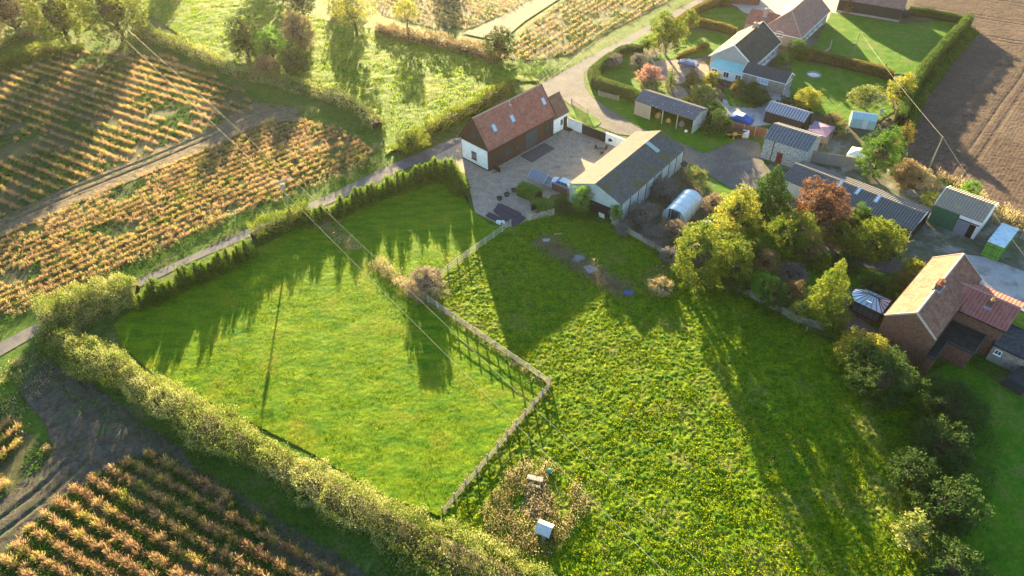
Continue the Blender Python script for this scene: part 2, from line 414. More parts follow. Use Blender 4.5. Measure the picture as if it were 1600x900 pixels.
def rut(P, off=0.0):
    a = np.array(GP(P))
    def f(x, y):
        d = np.full(x.shape, 1e9)
        for i in range(len(a) - 1):
            p, q = a[i], a[i + 1]; t = ((x - p[0]) * (q[0] - p[0]) + (y - p[1]) * (q[1] - p[1])) / ((q - p) @ (q - p))
            t = np.clip(t, 0, 1)
            d = np.minimum(d, np.hypot(x - p[0] - t * (q[0] - p[0]), y - p[1] - t * (q[1] - p[1])))
        w = vnoise(x, y, 0.5, 9)
        return 0.10 + 0.09 * vnoise(x, y, 0.9, 4) + 0.05 * w - 0.16 * np.exp(-((d - 0.9) / 0.28) ** 2) + 0.05 * np.exp(-((d - 1.5) / 0.25) ** 2)
    return f
tp = [(-60, 372), (0, 350), (120, 298), (240, 250), (330, 212), (400, 176), (450, 170)]
patch('dirt_track', GP([(-100, 395), (0, 343), (130, 283), (240, 236), (330, 200), (400, 160), (460, 168), (480, 192), (420, 190), (330, 232), (250, 266), (120, 320), (0, 372), (-100, 420)]), 0.22, rut(tp), TRACK)
tp2 = [(-60, 870), (60, 780), (130, 715), (150, 650), (110, 590), (60, 560)]
patch('dirt_track', GP([(60, 560), (110, 585), (150, 605), (210, 650), (290, 705), (300, 735), (240, 712), (175, 735), (110, 772), (60, 818), (0, 880), (-60, 940), (-60, 820), (0, 775), (60, 738), (86, 704), (70, 660), (30, 615)]), 0.2, rut(tp2), DARKSOIL)
patch('soil_strip', GP([(170, 645), (250, 695), (400, 790), (520, 862), (640, 940), (560, 960), (430, 850), (300, 760), (240, 715)]), 0.3, lambda x, y: 0.06 + 0.1 * vnoise(x, y, 0.8, 4), DARKSOIL)
sheet('dirt_path', [(722, 53), (745, 45), (790, 22), (848, -8), (900, -40), (932, -40), (872, 0), (820, 34), (795, 55), (765, 62)], 0.16, M('chalky_path', (0.17, 0.145, 0.10), (0.11, 0.10, 0.065), 0.8, bmp=0.7, bscale=5, bdist=0.15))

# ploughed field with drill lines
pa = (G(1250, 20) - G(1600, 80)); PLA = math.atan2(pa.y, pa.x)
pb = (G(1512, 235) - G(1600, 110)); PLB = math.atan2(pb.y, pb.x)
def plough(x, y):
    edge = GP([(1420, 15), (1600, 100)])
    (x0, y0), (x1, y1) = edge
    side = ((x - x0) * (y1 - y0) - (y - y0) * (x1 - x0)) > 0
    def fur(a, sp, seed):
        d = -x * math.sin(a) + y * math.cos(a) + 0.5 * (vnoise(x, y, 14, seed) - 0.5)
        return 0.015 * np.sin(d * 2 * math.pi / sp) + 0.08 * np.exp(-((np.mod(d, 13.0) - 3) / 0.35) ** 2) * -1 - 0.07 * np.exp(-((np.mod(d, 13.0) - 5) / 0.35) ** 2)
    z = np.where(side, fur(PLB, 0.58, 3), fur(PLA, 0.58, 8))
    return 0.14 + z + 0.06 * vnoise(x, y, 0.5, 2) + 0.05 * vnoise(x, y, 3, 6)
PLOUGH = M('ploughed_soil', (0.105, 0.07, 0.05), (0.075, 0.052, 0.04), 0.5, c3=(0.125, 0.088, 0.065), s3=0.06, bmp=0.8, bscale=6, bdist=0.08, fine=2.2, fk=.5)
patch('ploughed_field', GP([(1425, -70), (1428, 14), (1505, 38), (1522, 46), (1450, 150), (1412, 205), (1405, 250), (1440, 268), (1510, 292), (1600, 350), (1720, 430), (1900, 250), (2000, -70)]), 0.19, plough, PLOUGH)

# grass
def turf(a1, s1, a2, s2, z0=0.06, seed=1):
    return lambda x, y: z0 + a1 * vnoise(x, y, s1, seed) + a2 * vnoise(x, y, s2, seed + 1) + 0.5 * a2 * vnoise(x, y, s2 / 2, seed + 2)
PAD = [(178, 508), (225, 470), (330, 425), (470, 355), (640, 290), (690, 268), (715, 285), (733, 325), (765, 352), (798, 357), (745, 395), (660, 462), (760, 530), (860, 606), (780, 700), (690, 808), (600, 775), (480, 705), (350, 640), (240, 585), (190, 540)]
PAS = [(798, 357), (830, 345), (870, 335), (905, 345), (960, 352), (1000, 375), (1052, 402), (1060, 425), (1140, 448), (1230, 500), (1300, 540), (1350, 575), (1420, 600), (1470, 650), (1500, 720), (1480, 800), (1440, 960), (640, 960), (690, 808), (780, 700), (860, 606), (760, 530), (660, 462), (745, 395)]
patch('paddock_grass', GP(PAD), 0.17, turf(0.07, 1.8, 0.055, 0.34, 0.03), PADDOCK)
patch('pasture_grass', GP(PAS), 0.135, turf(0.12, 1.3, 0.15, 0.31, 0.02, 11), PASTURE)
patch('garden_grass', GP([(1110, 395), (1150, 350), (1200, 330), (1240, 360), (1330, 412), (1400, 440), (1440, 455), (1380, 500), (1350, 560), (1290, 522), (1180, 466), (1130, 440)]), 0.2, turf(0.08, 1.5, 0.06, 0.4, 0.03, 21), LAWN)
patch('meadow_grass', GP([(225, -60), (228, 20), (330, 88), (480, 130), (595, 192), (603, 245), (650, 212), (700, 185), (790, 128), (845, 128), (800, 100), (700, 72), (600, 48), (530, 40), (420, 0), (420, -60)]), 0.4, turf(0.22, 1.9, 0.14, 0.8, 0.05, 31), MEADOW)
patch('meadow_grass', GP([(-60, 110), (0, 65), (60, 40), (50, 10), (0, 30), (-60, 60)]), 0.5, turf(0.2, 1.9, 0.14, 0.8, 0.05, 31), MEADOW)
patch('lawn', GP([(1440, 590), (1500, 560), (1560, 600), (1720, 700), (1720, 980), (1440, 980), (1480, 820), (1510, 720), (1500, 640)]), 0.25, turf(0.06, 1.5, 0.04, 0.4, 0.04, 41), LAWN)
for P in ([(930, 116), (960, 84), (1003, 78), (1012, 95), (1040, 135), (1050, 165), (1000, 150)],
          [(1000, 98), (1050, 78), (1078, 48), (1128, 50), (1150, 60), (1110, 84), (1080, 90)],
          [(985, 68), (1005, 55), (1060, 30), (1012, 74)],
          [(1088, 26), (1105, 15), (1142, 12), (1172, 24), (1158, 46), (1120, 38)],
          [(1236, 92), (1300, 106), (1390, 122), (1396, 175), (1370, 192), (1300, 188), (1235, 155)],
          [(1298, 20), (1410, 38), (1500, 32), (1500, 42), (1428, 118), (1390, 116), (1300, 92), (1262, 80), (1280, 60)],
          [(1128, 138), (1160, 142), (1200, 158), (1180, 170), (1140, 166)],
          [(895, 165), (915, 172), (940, 192), (930, 199), (905, 192), (893, 180)],
          [(925, 152), (960, 176), (1000, 200), (1060, 222), (1100, 240), (1180, 208), (1120, 195), (1000, 160), (930, 130), (915, 120)],
          [(1070, 254), (1150, 300), (1180, 312), (1160, 345), (1120, 320), (1070, 270)],
          [(1200, 318), (1230, 330), (1260, 350), (1230, 352)]):
    patch('lawn', GP(P), 0.3, turf(0.06, 1.5, 0.05, 0.5, 0.055, 51), LAWN)
sheet('garden_path', [(1205, 322), (1215, 318), (1252, 345), (1240, 352)], 0.13, M('sandy_path', (0.36, 0.28, 0.20), (0.28, 0.22, 0.16), 1))
sheet('garden_plot', [(965, 345), (1060, 262), (1080, 262), (1112, 290), (1130, 320), (1110, 350), (1070, 395), (1052, 402), (1000, 372)], 0.035, BEDSOIL)

# ---------------------------------------------------------------- leaf machinery
CORE_SHADE = M('core_shade', (0.075, 0.055, 0.035), (0.04, 0.035, 0.02), 4)  # dark colour puts the shade inside crowns and hedges into their cores
def leafy(name, Q, mat, parent=None, loc=None, ncore=0):
    mi = np.zeros(len(Q), np.int32)
    if ncore: mi[-ncore:] = 1
    return fast_quads(name, Q, [mat, CORE_SHADE], parent, loc, matidx=mi)

def quads(P, size, rng, asp=0.6, flat=0.0, vert=False):
    n = len(P)
    s = (size * rng.uniform(0.6, 1.3, n))[:, None]
    a = rng.normal(size=(n, 3)); a[:, 2] *= (1 - flat)
    if vert: a = rng.normal(size=(n, 3)) * 0.35 + np.array([0, 0, 1.0])
    a /= np.linalg.norm(a, axis=1)[:, None]
    b = rng.normal(size=(n, 3)); b -= (b * a).sum(1)[:, None] * a; b /= np.linalg.norm(b, axis=1)[:, None]
    a = a * s / 2; b = b * s * asp / 2
    return np.stack([P - a, P + b * 0.9 - a * 0.1, P + a, P - b * 0.9 - a * 0.1], 1)
def core_quads(c, r, hh, rng, n=10, k=0.62):
    V = []
    th = np.linspace(0, 2 * np.pi, n + 1); ph = np.linspace(-1.45, 1.45, 6)
    j = rng.uniform(0.85, 1.1, (n + 1, 6)); j[-1] = j[0]
    for i in range(n):
        for m in range(5):
            q = []
            for (a, b) in ((i, m), (i + 1, m), (i + 1, m + 1), (i, m + 1)):
                rr = k * j[a, b]
                q.append((c[0] + r * rr * math.cos(ph[b]) * math.cos(th[a]), c[1] + r * rr * math.cos(ph[b]) * math.sin(th[a]), c[2] + hh * rr * math.sin(ph[b])))
            V.append(q)
    return np.array(V)
def crown_quads(r, hh, rng, leaf=0.3, dens=1.0, lobes=None, cores=True, vert=False, asp=0.6, clump=None):
    """an irregular crown built of leafy sprays, centred on the origin"""
    ph = rng.uniform(0, 6.28, 12); am = rng.uniform(0.6, 1.3, 12)
    def shape(d):
        x, y, z = d[:, 0], d[:, 1], d[:, 2]
        return 1 + 0.10 * am[0] * np.sin(3.1 * x + 2 * z + ph[0]) + 0.10 * am[1] * np.sin(3.7 * y - 2.4 * z + ph[1]) + 0.09 * am[2] * np.sin(5.3 * x + 4.1 * y + ph[2]) \
            + 0.08 * am[3] * np.sin(8.7 * z + 5.2 * x + ph[3]) + 0.07 * am[4] * np.sin(11 * y + 7 * x + ph[4]) + 0.06 * am[5] * np.sin(13 * z - 9 * y + ph[5])
    clump = clump or max(0.22, min(0.5, 0.13 * r + 0.1))
    area = 4 * math.pi * r * (r + hh) / 2
    nc = max(40, int(area / (clump * clump * 1.9)))
    D = rng.normal(size=(nc, 3)); D /= np.linalg.norm(D, axis=1)[:, None]; D[:, 2] = np.where(D[:, 2] < -0.85, -D[:, 2], D[:, 2])
    D /= np.linalg.norm(D, axis=1)[:, None]
    deep = rng.random(nc)
    C = D * (shape(D) * np.where(deep < 0.35, rng.uniform(0.55, 0.8, nc), rng.uniform(0.82, 1.0, nc)))[:, None]
    C *= np.array([r, r, hh])
    n = min(int(area / (leaf * leaf * 0.5) * 2.3 * dens), 34000)
    k = rng.integers(0, nc, n)
    g = rng.normal(size=(n, 3)); g[:, 2] *= 0.7
    P = C[k] + g * clump * 0.5 * rng.uniform(0.5, 1.35, nc)[k][:, None]
    Q = [quads(P, leaf, rng, asp=asp, vert=vert)]
    if cores:
        m = 12; th = np.linspace(0, 2 * np.pi, m + 1); pv = np.linspace(-1.5, 1.5, 9); V = []
        tt, pp = np.meshgrid(th, pv, indexing='ij'); dd = np.stack([np.cos(pp) * np.cos(tt), np.cos(pp) * np.sin(tt), np.sin(pp)], -1).reshape(-1, 3)
        S = (dd * (shape(dd) * 0.40)[:, None] * np.array([r, r, hh])).reshape(m + 1, 9, 3); S[-1] = S[0]
        for i in range(m):
            for q in range(8): V.append([S[i, q], S[i + 1, q], S[i + 1, q + 1], S[i, q + 1]])
        Q.append(np.array(V))
    return np.concatenate(Q)
def shrub(name, box, mat, label, cat='shrub', leaf=0.22, dens=1.0, seed=0, group=None, lobes=None, vert=False):
    rng = np.random.default_rng(abs(seed + int(box[0]) * 7 + int(box[1])))
    c, r, hh = ell(*box)
    Q = crown_quads(r, hh, rng, leaf, dens, lobes, True, vert)
    Q[:, :, 2] = np.maximum(Q[:, :, 2], -hh + 0.02)
    o = leafy(name, Q, mat, None, (c.x, c.y, hh), 96)
    return tag(o, label, cat, group)
def trunk_mb(h, r, rng, lean=0.05, limbs=5, spread=2.0, top=None):
    mb = MB(); top = top or h * 1.35
    pts = [(0, 0, 0)]
    for i in range(1, 5): pts.append((rng.normal() * lean * i, rng.normal() * lean * i, top * i / 4.0))
    mb.tube(pts, [r * 1.25, r, r * .8, r * .5, r * .2], 7)
    for i in range(limbs):
        a = rng.uniform(0, 6.28); z0 = h * rng.uniform(0.55, 1.0)
        mb.tube([(0, 0, z0), (math.cos(a) * spread * .4, math.sin(a) * spread * .4, z0 + spread * .4), (math.cos(a) * spread * .85, math.sin(a) * spread * .85, z0 + spread * .8)], [r * .55, r * .4, r * .12], 5)
    return mb
def tree(name, box, lift, mat, label, leaf=0.3, dens=1.0, seed=0, bark=None, group=None, lobes=None, cores=True, cat='tree', vert=False):
    rng = np.random.default_rng(abs(seed + int(box[0]) * 5 + int(box[1])))
    c, r, hh = ell(*box, lift=lift)
    root = empty(name, (c.x, c.y, 0), 0, label, cat, group)
    trunk_mb(lift + hh * 0.4, max(0.12, r * 0.06), rng, 0.05, 6, r * 0.7, lift + hh * 1.4).build('trunk', bark or BARK, root)
    leafy('crown', crown_quads(r, hh, rng, leaf, dens, lobes, cores, vert), mat, root, (0, 0, lift + hh), 96 if cores else 0)
    return root
def conifer_quads(r, h, rng, leaf=0.3, dens=1.0, tiers=None, power=0.8):
    n = int(math.pi * r * h / (leaf * leaf * 0.5) * 2.0 * dens); n = min(n, 34000)
    z = 1 - np.sqrt(rng.random(n)); z = z * 0.97 + 0.01
    th = rng.uniform(0, 6.283, n)
    lob = 1 + 0.16 * np.sin(th * 5 + z * 23) + 0.12 * np.sin(th * 3 - z * 11 + 1) + 0.10 * np.sin(th * 9 - z * 41 + 2)
    if tiers: lob *= 1 + 0.18 * np.sin(z * tiers * 6.283)
    rad = r * np.power(1 - z, power) * lob * np.where(rng.random(n) < 0.25, rng.uniform(0.4, 0.9, n), rng.uniform(0.88, 1.06, n))
    P = np.stack([np.cos(th) * rad, np.sin(th) * rad, z * h], 1)
    Q = [quads(P, leaf, rng, vert=True)]
    m = 8; V = []
    zs = np.linspace(0, 0.85, 7)
    for i in range(m):
        for k in range(6):
            q = []
            for a, b in ((i, k), (i + 1, k), (i + 1, k + 1), (i, k + 1)):
                t = 6.283 * a / m; rr = 0.42 * r * (1 - zs[b]) ** power
                q.append((rr * math.cos(t), rr * math.sin(t), zs[b] * h))
            V.append(q)
    Q.append(np.array(V))
    return np.concatenate(Q)
def hedge(name, pts, w, h, mat, label, leaf=0.22, dens=1.0, seed=0, rough=0.15, clipped=True, world_pts=None, lump=2.2, group=None, cat='hedge', tall=0.0):
    """leafy bank along a path; w, h may be lists"""
    rng = np.random.default_rng(seed + 99)
    A = np.array(world_pts if world_pts is not None else GP(pts)); k = len(A)
    W = np.array(w if isinstance(w, (list, tuple)) else [w] * k, float); H = np.array(h if isinstance(h, (list, tuple)) else [h] * k, float)
    o0 = A.mean(0); A = A - o0
    seg = np.linalg.norm(np.diff(A, axis=0), axis=1); cum = np.concatenate([[0], np.cumsum(seg)]); L = cum[-1]
    area = L * (W.mean() + 2 * H.mean()) + W.mean() * H.mean() * 2
    n = min(int(area / (leaf * leaf * 0.5) * 2.0 * dens), 90000)
    s = rng.uniform(0, L, n)
    px = np.interp(s, cum, A[:, 0]); py = np.interp(s, cum, A[:, 1]); ww = np.interp(s, cum, W); hh = np.interp(s, cum, H)
    i = np.clip(np.searchsorted(cum, s) - 1, 0, k - 2); t = np.diff(A, axis=0)[i] / seg[i][:, None]; nrm = np.stack([-t[:, 1], t[:, 0]], 1)
    lumpn = vnoise(s, s * 0 + seed, lump, seed) - 0.5
    lump2 = vnoise(s, s * 0 + seed, lump * 0.35, seed + 3) - 0.5
    hh = hh * (1 + rough * 2 * lumpn + rough * lump2); ww = ww * (1 + rough * 1.6 * (vnoise(s, s * 0, lump, seed + 7) - 0.5))
    # cross section sampled evenly along its outline
    p_ = 5.0 if clipped else 2.3
    ut = np.concatenate([-1 + 1e-4 + 0.15 * np.linspace(0, 1, 60) ** 2, np.linspace(-.84, .84, 60), 1 - 1e-4 - 0.15 * np.linspace(1, 0, 60) ** 2])
    zt = (1 - np.abs(ut) ** p_) ** (1 / p_)
    ar = np.concatenate([[0], np.cumsum(np.hypot(np.diff(ut) * W.mean() / 2, np.diff(zt) * H.mean()))]); q_ = rng.uniform(0, ar[-1], n)
    qx = np.interp(q_, ar, ut); qz = np.interp(q_, ar, zt)
    lum = 0 if clipped else 0.55 * (vnoise(s, q_ * 1.6, 1.3, seed + 5) - 0.5) + 0.25 * (vnoise(s, q_ * 1.6, 0.5, seed + 6) - 0.5)
    j = np.where(rng.random(n) < 0.22, rng.uniform(0.7, 0.97, n), 1 + rng.normal(size=n) * (0.025 if clipped else 0.07)) + lum
    off = qx * ww / 2 * j; z = np.maximum(qz * hh * j, 0.04)
    P = np.stack([px + nrm[:, 0] * off, py + nrm[:, 1] * off, z], 1)
    if tall > 0:
        m = rng.random(n) < 0.12; P[m, 2] += rng.random(m.sum()) * tall
    Q = [quads(P, leaf, rng, vert=not clipped)]
    # ends + inner mass
    V = []
    ss = np.arange(0, L, 0.8); ss = np.append(ss, L)
    cx = np.interp(ss, cum, A[:, 0]); cy = np.interp(ss, cum, A[:, 1]); cw = np.interp(ss, cum, W) * (0.38 if clipped else .27); ch = np.interp(ss, cum, H) * (0.84 if clipped else .5)
    ch = ch * (1 + rough * 2 * (vnoise(ss, ss * 0 + seed, lump, seed) - 0.5)) 
    ii = np.clip(np.searchsorted(cum, ss) - 1, 0, k - 2); tt = np.diff(A, axis=0)[ii] / seg[ii][:, None]; nn = np.stack([-tt[:, 1], tt[:, 0]], 1)
    def sect(q): 
        return [(cx[q] + nn[q, 0] * cw[q] * f, cy[q] + nn[q, 1] * cw[q] * f, z * ch[q]) for f, z in ((-1, 0), (-1, .7), (-.5, 1), (.5, 1), (1, .7), (1, 0))]
    for q in range(len(ss) - 1):
        a0, b0 = sect(q), sect(q + 1)
        for m in range(5): V.append([a0[m], b0[m], b0[m + 1], a0[m + 1]])
    Q.append(np.array(V))
    o = leafy(name, np.concatenate(Q), mat, None, (o0[0], o0[1], 0), len(V))
    return tag(o, label, cat, group)
def tufts(name, x, y, size, rng, mat, per=14, hgt=0.9, wid=0.5, leaf=0.28, z0=0.05, label=None, cat=None, asp=0.35, vert=True):
    """feathery plants or grass tussocks, all of one planting"""
    n = len(x); k = per
    X = np.repeat(x, k); Y = np.repeat(y, k); S = np.repeat(size, k); m = n * k
    d = rng.normal(size=(m, 3)) * np.array([0.5, 0.5, 0.5])
    P = np.stack([X + d[:, 0] * wid * S, Y + d[:, 1] * wid * S, z0 + np.abs(0.45 + d[:, 2] * 0.55) * hgt * S], 1)
    o = fast_quads(name, quads(P, leaf, rng, asp=asp, vert=vert), mat)
    return tag(o, label, cat, None, 'stuff')
def blades(name, poly, dens, hgt, wid, mat, seed, label=None, cat=None, mask=None, z0=0.12):
    rng = np.random.default_rng(seed)
    x, y = scatter_in(poly, dens, rng)
    if mask is not None:
        k = rng.random(len(x)) < mask(x, y); x, y = x[k], y[k]
    n = len(x)
    h = hgt * rng.uniform(0.5, 1.3, n) * (0.6 + 0.8 * vnoise(x, y, 1.2, seed))
    th = rng.uniform(0, 6.283, n); w = wid * rng.uniform(0.6, 1.2, n)
    dx, dy = np.cos(th) * w / 2, np.sin(th) * w / 2; lx, ly = rng.normal(size=n) * h * 0.4, rng.normal(size=n) * h * 0.4
    z = np.full(n, z0 - 0.06)
    V = np.stack([np.stack([x - dx, y - dy, z], 1), np.stack([x + dx, y + dy, z], 1), np.stack([x + lx + dx * .4, y + ly + dy * .4, z + h], 1), np.stack([x + lx - dx * .4, y + ly - dy * .4, z + h], 1)], 1)
    return tag(fast_quads(name, V, mat), label, cat, None, 'stuff')

def strip(name, px, w, hgt, dens, mat, label, cat, seed, per=12, leaf=.2):
    """low untidy growth along a line"""
    A = np.array(GP(px)); rng = np.random.default_rng(seed); X = []; Y = []; o = None
    for p, q in zip(A[:-1], A[1:]):
        L = np.linalg.norm(q - p); n = int(L * w * dens); t = rng.random(n); d = (q - p) / L; u = rng.normal(size=n) * w * .33
        X.append(p[0] + (q - p)[0] * t - d[1] * u); Y.append(p[1] + (q - p)[1] * t + d[0] * u)
    x, y = np.concatenate(X), np.concatenate(Y); o0 = A.mean(0); k = len(x) * per; s_ = rng.uniform(.4, 1.3, len(x)) * (.5 + vnoise(x, y, 1.6, seed))
    xx, yy, ss = np.repeat(x, per), np.repeat(y, per), np.repeat(s_, per); d = rng.normal(size=(k, 3)) * .22
    P = np.stack([xx - o0[0] + d[:, 0], yy - o0[1] + d[:, 1], .08 + np.abs(.4 + d[:, 2] * 2) * hgt * ss], 1)
    return tag(fast_quads(name, quads(P, leaf, rng, asp=.35, vert=True), mat, loc=(o0[0], o0[1], 0)), label, cat)

def ferns(name, x, y, size, rng, mat, per, hgt, wid, label, thick=.06):
    """feathery plants: thin fronds springing from each root"""
    n = len(x); m = n * per
    X, Y, S = np.repeat(x, per), np.repeat(y, per), np.repeat(size, per)
    th = rng.uniform(0, 6.283, m); el = np.arcsin(rng.uniform(.12, 1, m)); L = S * rng.uniform(.55, 1.1, m)
    d = np.stack([np.cos(el) * np.cos(th) * wid, np.cos(el) * np.sin(th) * wid, np.sin(el) * hgt], 1) * L[:, None]
    t0 = rng.uniform(.15, .75, m)[:, None]; base = np.stack([X, Y, np.full(m, .1)], 1)
    sd = rng.normal(size=(m, 3)); sd -= (sd * d).sum(1)[:, None] * d / (d * d).sum(1)[:, None]; sd /= np.linalg.norm(sd, axis=1)[:, None]; w = thick * rng.uniform(.6, 1.4, m)[:, None] / 2
    p0, p1 = base + d * t0, base + d * np.minimum(t0 + .38, 1.05)
    o = fast_quads(name, np.stack([p0 - sd * w * .6, p1 - sd * w, p1 + sd * w, p0 + sd * w * .6], 1), mat)
    tint = rng.random(n) ** .8; at = o.data.attributes.new('tint', 'FLOAT', 'POINT')
    at.data.foreach_set('value', np.clip(np.repeat(np.repeat(tint, per) + rng.normal(size=m) * .06, 4), 0, 1).astype(np.float32))
    return tag(o, label, 'crop plants', None, 'stuff')

# ================================================================ BUILDINGS
class Bld:
    """gabled building, x along the ridge; side 'a' is -y, 'b' is +y, ends '0' (-x) and '1' (+x)"""
    def __init__(s, name, q, label, cat, ov=0.25, parent=None):
        s.cx, s.cy, s.az, s.L, s.W, s.he, s.hr = q; s.ov = ov
        s.o = empty(name, (s.cx, s.cy, 0), s.az, label, cat)
        s.wx, s.wy = s.L / 2 - ov, s.W / 2 - ov
        s.sl = (s.hr - s.he) / (s.W / 2)
        s.hw = s.he + s.ov * s.sl - 0.12           # wall top under the slab
    def loc_ray(s, px, py):
        d = ray(px, py); c, n = math.cos(-s.az), math.sin(-s.az)
        x, y = -s.cx, -s.cy
        return Vector((x * c - y * n, x * n + y * c, CAM_H)), Vector((d.x * c - d.y * n, d.x * n + d.y * c, d.z))
    def hit(s, px, py, side):
        o, d = s.loc_ray(px, py)
        if side == 'a': t = (-s.wy - o.y) / d.y
        elif side == 'b': t = (s.wy - o.y) / d.y
        elif side == '0': t = (-s.wx - o.x) / d.x
        elif side == '1': t = (s.wx - o.x) / d.x
        elif side in ('ra', 'rb'):
            k = 1 if side == 'ra' else -1      # z = hr + k*y*sl
            t = (s.hr - o.z + k * o.y * s.sl) / (d.z - k * d.y * s.sl)
        return o + d * t
    def walls(s, mat, name='wall', plinth=None, z1=None, both=True):
        mb = MB(); h = s.hw; x, y = s.wx, s.wy; ht = s.hr - 0.14 - 0.02
        V = [(-x, -y, 0), (x, -y, 0), (x, y, 0), (-x, y, 0), (-x, -y, h), (x, -y, h), (x, y, h), (-x, y, h), (-x, 0, ht), (x, 0, ht)]
        mb.add(V, [(0, 1, 5, 4), (1, 2, 6, 9, 5), (2, 3, 7, 6), (3, 0, 4, 8, 7), (4, 5, 9, 8), (7, 8, 9, 6)])
        w = mb.build(name, mat, s.o)
        if plinth:
            p = MB(); 
            for c, d in (((0, -y, .25), (2 * x + .06, .06, .5)), ((0, y, .25), (2 * x + .06, .06, .5)), ((-x, 0, .25), (.06, 2 * y, .5)), ((x, 0, .25), (.06, 2 * y, .5))): p.box(c, d)
            p.build('plinth', plinth, s.o)
        return w
    def roof(s, mat, ribs=None, crest=None, rib_h=0.05, rib_w=0.12, ridge=None, verge=None, gutter=None, th=0.12, name='roof', rows=None):
        mb = MB(); L2 = s.L / 2
        for k in (-1, 1):
            mb.slab([(-L2, 0, s.hr), (L2, 0, s.hr), (L2, k * s.W / 2, s.he), (-L2, k * s.W / 2, s.he)], th)
            e = Vector((0, k * s.W / 2, s.he - s.hr)); ln = e.length; e.normalize(); nn = Vector((0, k * (s.hr - s.he), s.W / 2)).normalized()
            if ribs:
                m = int(s.L / ribs)
                for i in range(m + 1):
                    x = -L2 + 0.06 + (s.L - 0.12) * i / m
                    mb.box(Vector((x, 0, s.hr)) + e * (ln / 2 + .01) + nn * (rib_h / 2 - 0.004), (rib_w, ln - 0.02, rib_h), axes=((1, 0, 0), e, nn), m=1 if crest else 0)  # a crest material paints the highlight along each rib
            if rows:
                m = int(ln / rows)
                for i in range(1, m + 1):
                    mb.box(Vector((0, 0, s.hr)) + e * (ln * i / m - 0.03) + nn * 0.006, (s.L - 0.04, 0.07, 0.028), axes=((1, 0, 0), e, nn))
        r = mb.build(name, [mat, crest] if crest else mat, s.o)
        if ridge:
            c = MB(); c.add([(-L2 - .01, -.16, s.hr - .1), (-L2 - .01, 0, s.hr + .09), (-L2 - .01, .16, s.hr - .1), (L2 + .01, -.16, s.hr - .1), (L2 + .01, 0, s.hr + .09), (L2 + .01, .16, s.hr - .1)], [(0, 3, 4, 1), (1, 4, 5, 2), (0, 1, 2), (3, 5, 4)])
            c.build('ridge_tiles', ridge, r)
        if verge:
            for x in (-L2 - 0.03, L2 + 0.03):
                c = MB()
                for k in (-1, 1): c.bar((x, 0, s.hr - 0.03), (x, k * (s.W / 2 + .02), s.he - 0.03), 0.07, 0.24)
                c.build('bargeboard', verge, r)
        if gutter:
            for k in (-1, 1):
                c = MB(); c.bar((-L2, k * (s.W / 2 + .05), s.he - .08), (L2, k * (s.W / 2 + .05), s.he - .08), 0.11, 0.09); c.build('gutter', gutter, r)
        return r
    def window(s, side, px, py, w, h, frame=UPVC, pane=GLASS, mull=1, trans=0, at=None, name='window', sill=True, parts=('pane',), depth=0.07):
        """a window whose centre is seen at (px,py) on that wall"""
        if at is None:
            p = s.hit(px, py, side); u = p.x if side in 'ab' else p.y; z = p.z
        else: u, z = at
        n, t = {'a': ((0, -1, 0), (1, 0, 0)), 'b': ((0, 1, 0), (1, 0, 0)), '0': ((-1, 0, 0), (0, 1, 0)), '1': ((1, 0, 0), (0, 1, 0))}[side]
        n, t = Vector(n), Vector(t); base = {'a': Vector((0, -s.wy, 0)), 'b': Vector((0, s.wy, 0)), '0': Vector((-s.wx, 0, 0)), '1': Vector((s.wx, 0, 0))}[side]
        z = max(z, h / 2 + 0.02)
        c = base + t * u + Vector((0, 0, z)) + n * 0.03
        up = Vector((0, 0, 1)); f = MB(); fw = 0.07
        for k in (-1, 1):
            f.box(c + t * (k * (w / 2 - fw / 2)), (fw, depth, h), axes=(t, n, up)); f.box(c + up * (k * (h / 2 - fw / 2)), (w - 2 * fw, depth, fw), axes=(t, n, up))
        for i in range(1, mull + 1): f.box(c + t * (w * (i / (mull + 1) - .5)), (fw * .8, depth * .9, h - 2 * fw), axes=(t, n, up))
        for i in range(1, trans + 1): f.box(c + up * (h * (i / (trans + 1) - .5)), (w - 2 * fw, depth * .85, fw * .8), axes=(t, n, up))
        if sill: f.box(c + up * (-h / 2 - .04) + n * 0.04, (w + .16, .14, .06), axes=(t, n, up))
        fr = f.build(name, frame, s.o)
        g = MB(); g.box(c - n * 0.005, (w - 2 * fw + .01, 0.03, h - 2 * fw + .01), axes=(t, n, up)); g.build('pane', pane, fr)
        return fr
    def door(s, side, px, py, w, h, mat, at=None, name='door'):
        if at is None:
            p = s.hit(px, py, side); u = p.x if side in 'ab' else p.y
        else: u = at
        n, t = {'a': ((0, -1, 0), (1, 0, 0)), 'b': ((0, 1, 0), (1, 0, 0)), '0': ((-1, 0, 0), (0, 1, 0)), '1': ((1, 0, 0), (0, 1, 0))}[side]
        n, t = Vector(n), Vector(t); base = {'a': Vector((0, -s.wy, 0)), 'b': Vector((0, s.wy, 0)), '0': Vector((-s.wx, 0, 0)), '1': Vector((s.wx, 0, 0))}[side]
        c = base + t * u + Vector((0, 0, h / 2)) + n * 0.035; d = MB(); d.box(c, (w, .07, h), axes=(t, n, (0, 0, 1)))
        o = d.build(name, mat, s.o)
        k = MB(); k.box(c + t * (w * .38) + n * .06 , (.12, .06, .05), axes=(t, n, (0, 0, 1))); k.build('handle', METAL, o)
        return o
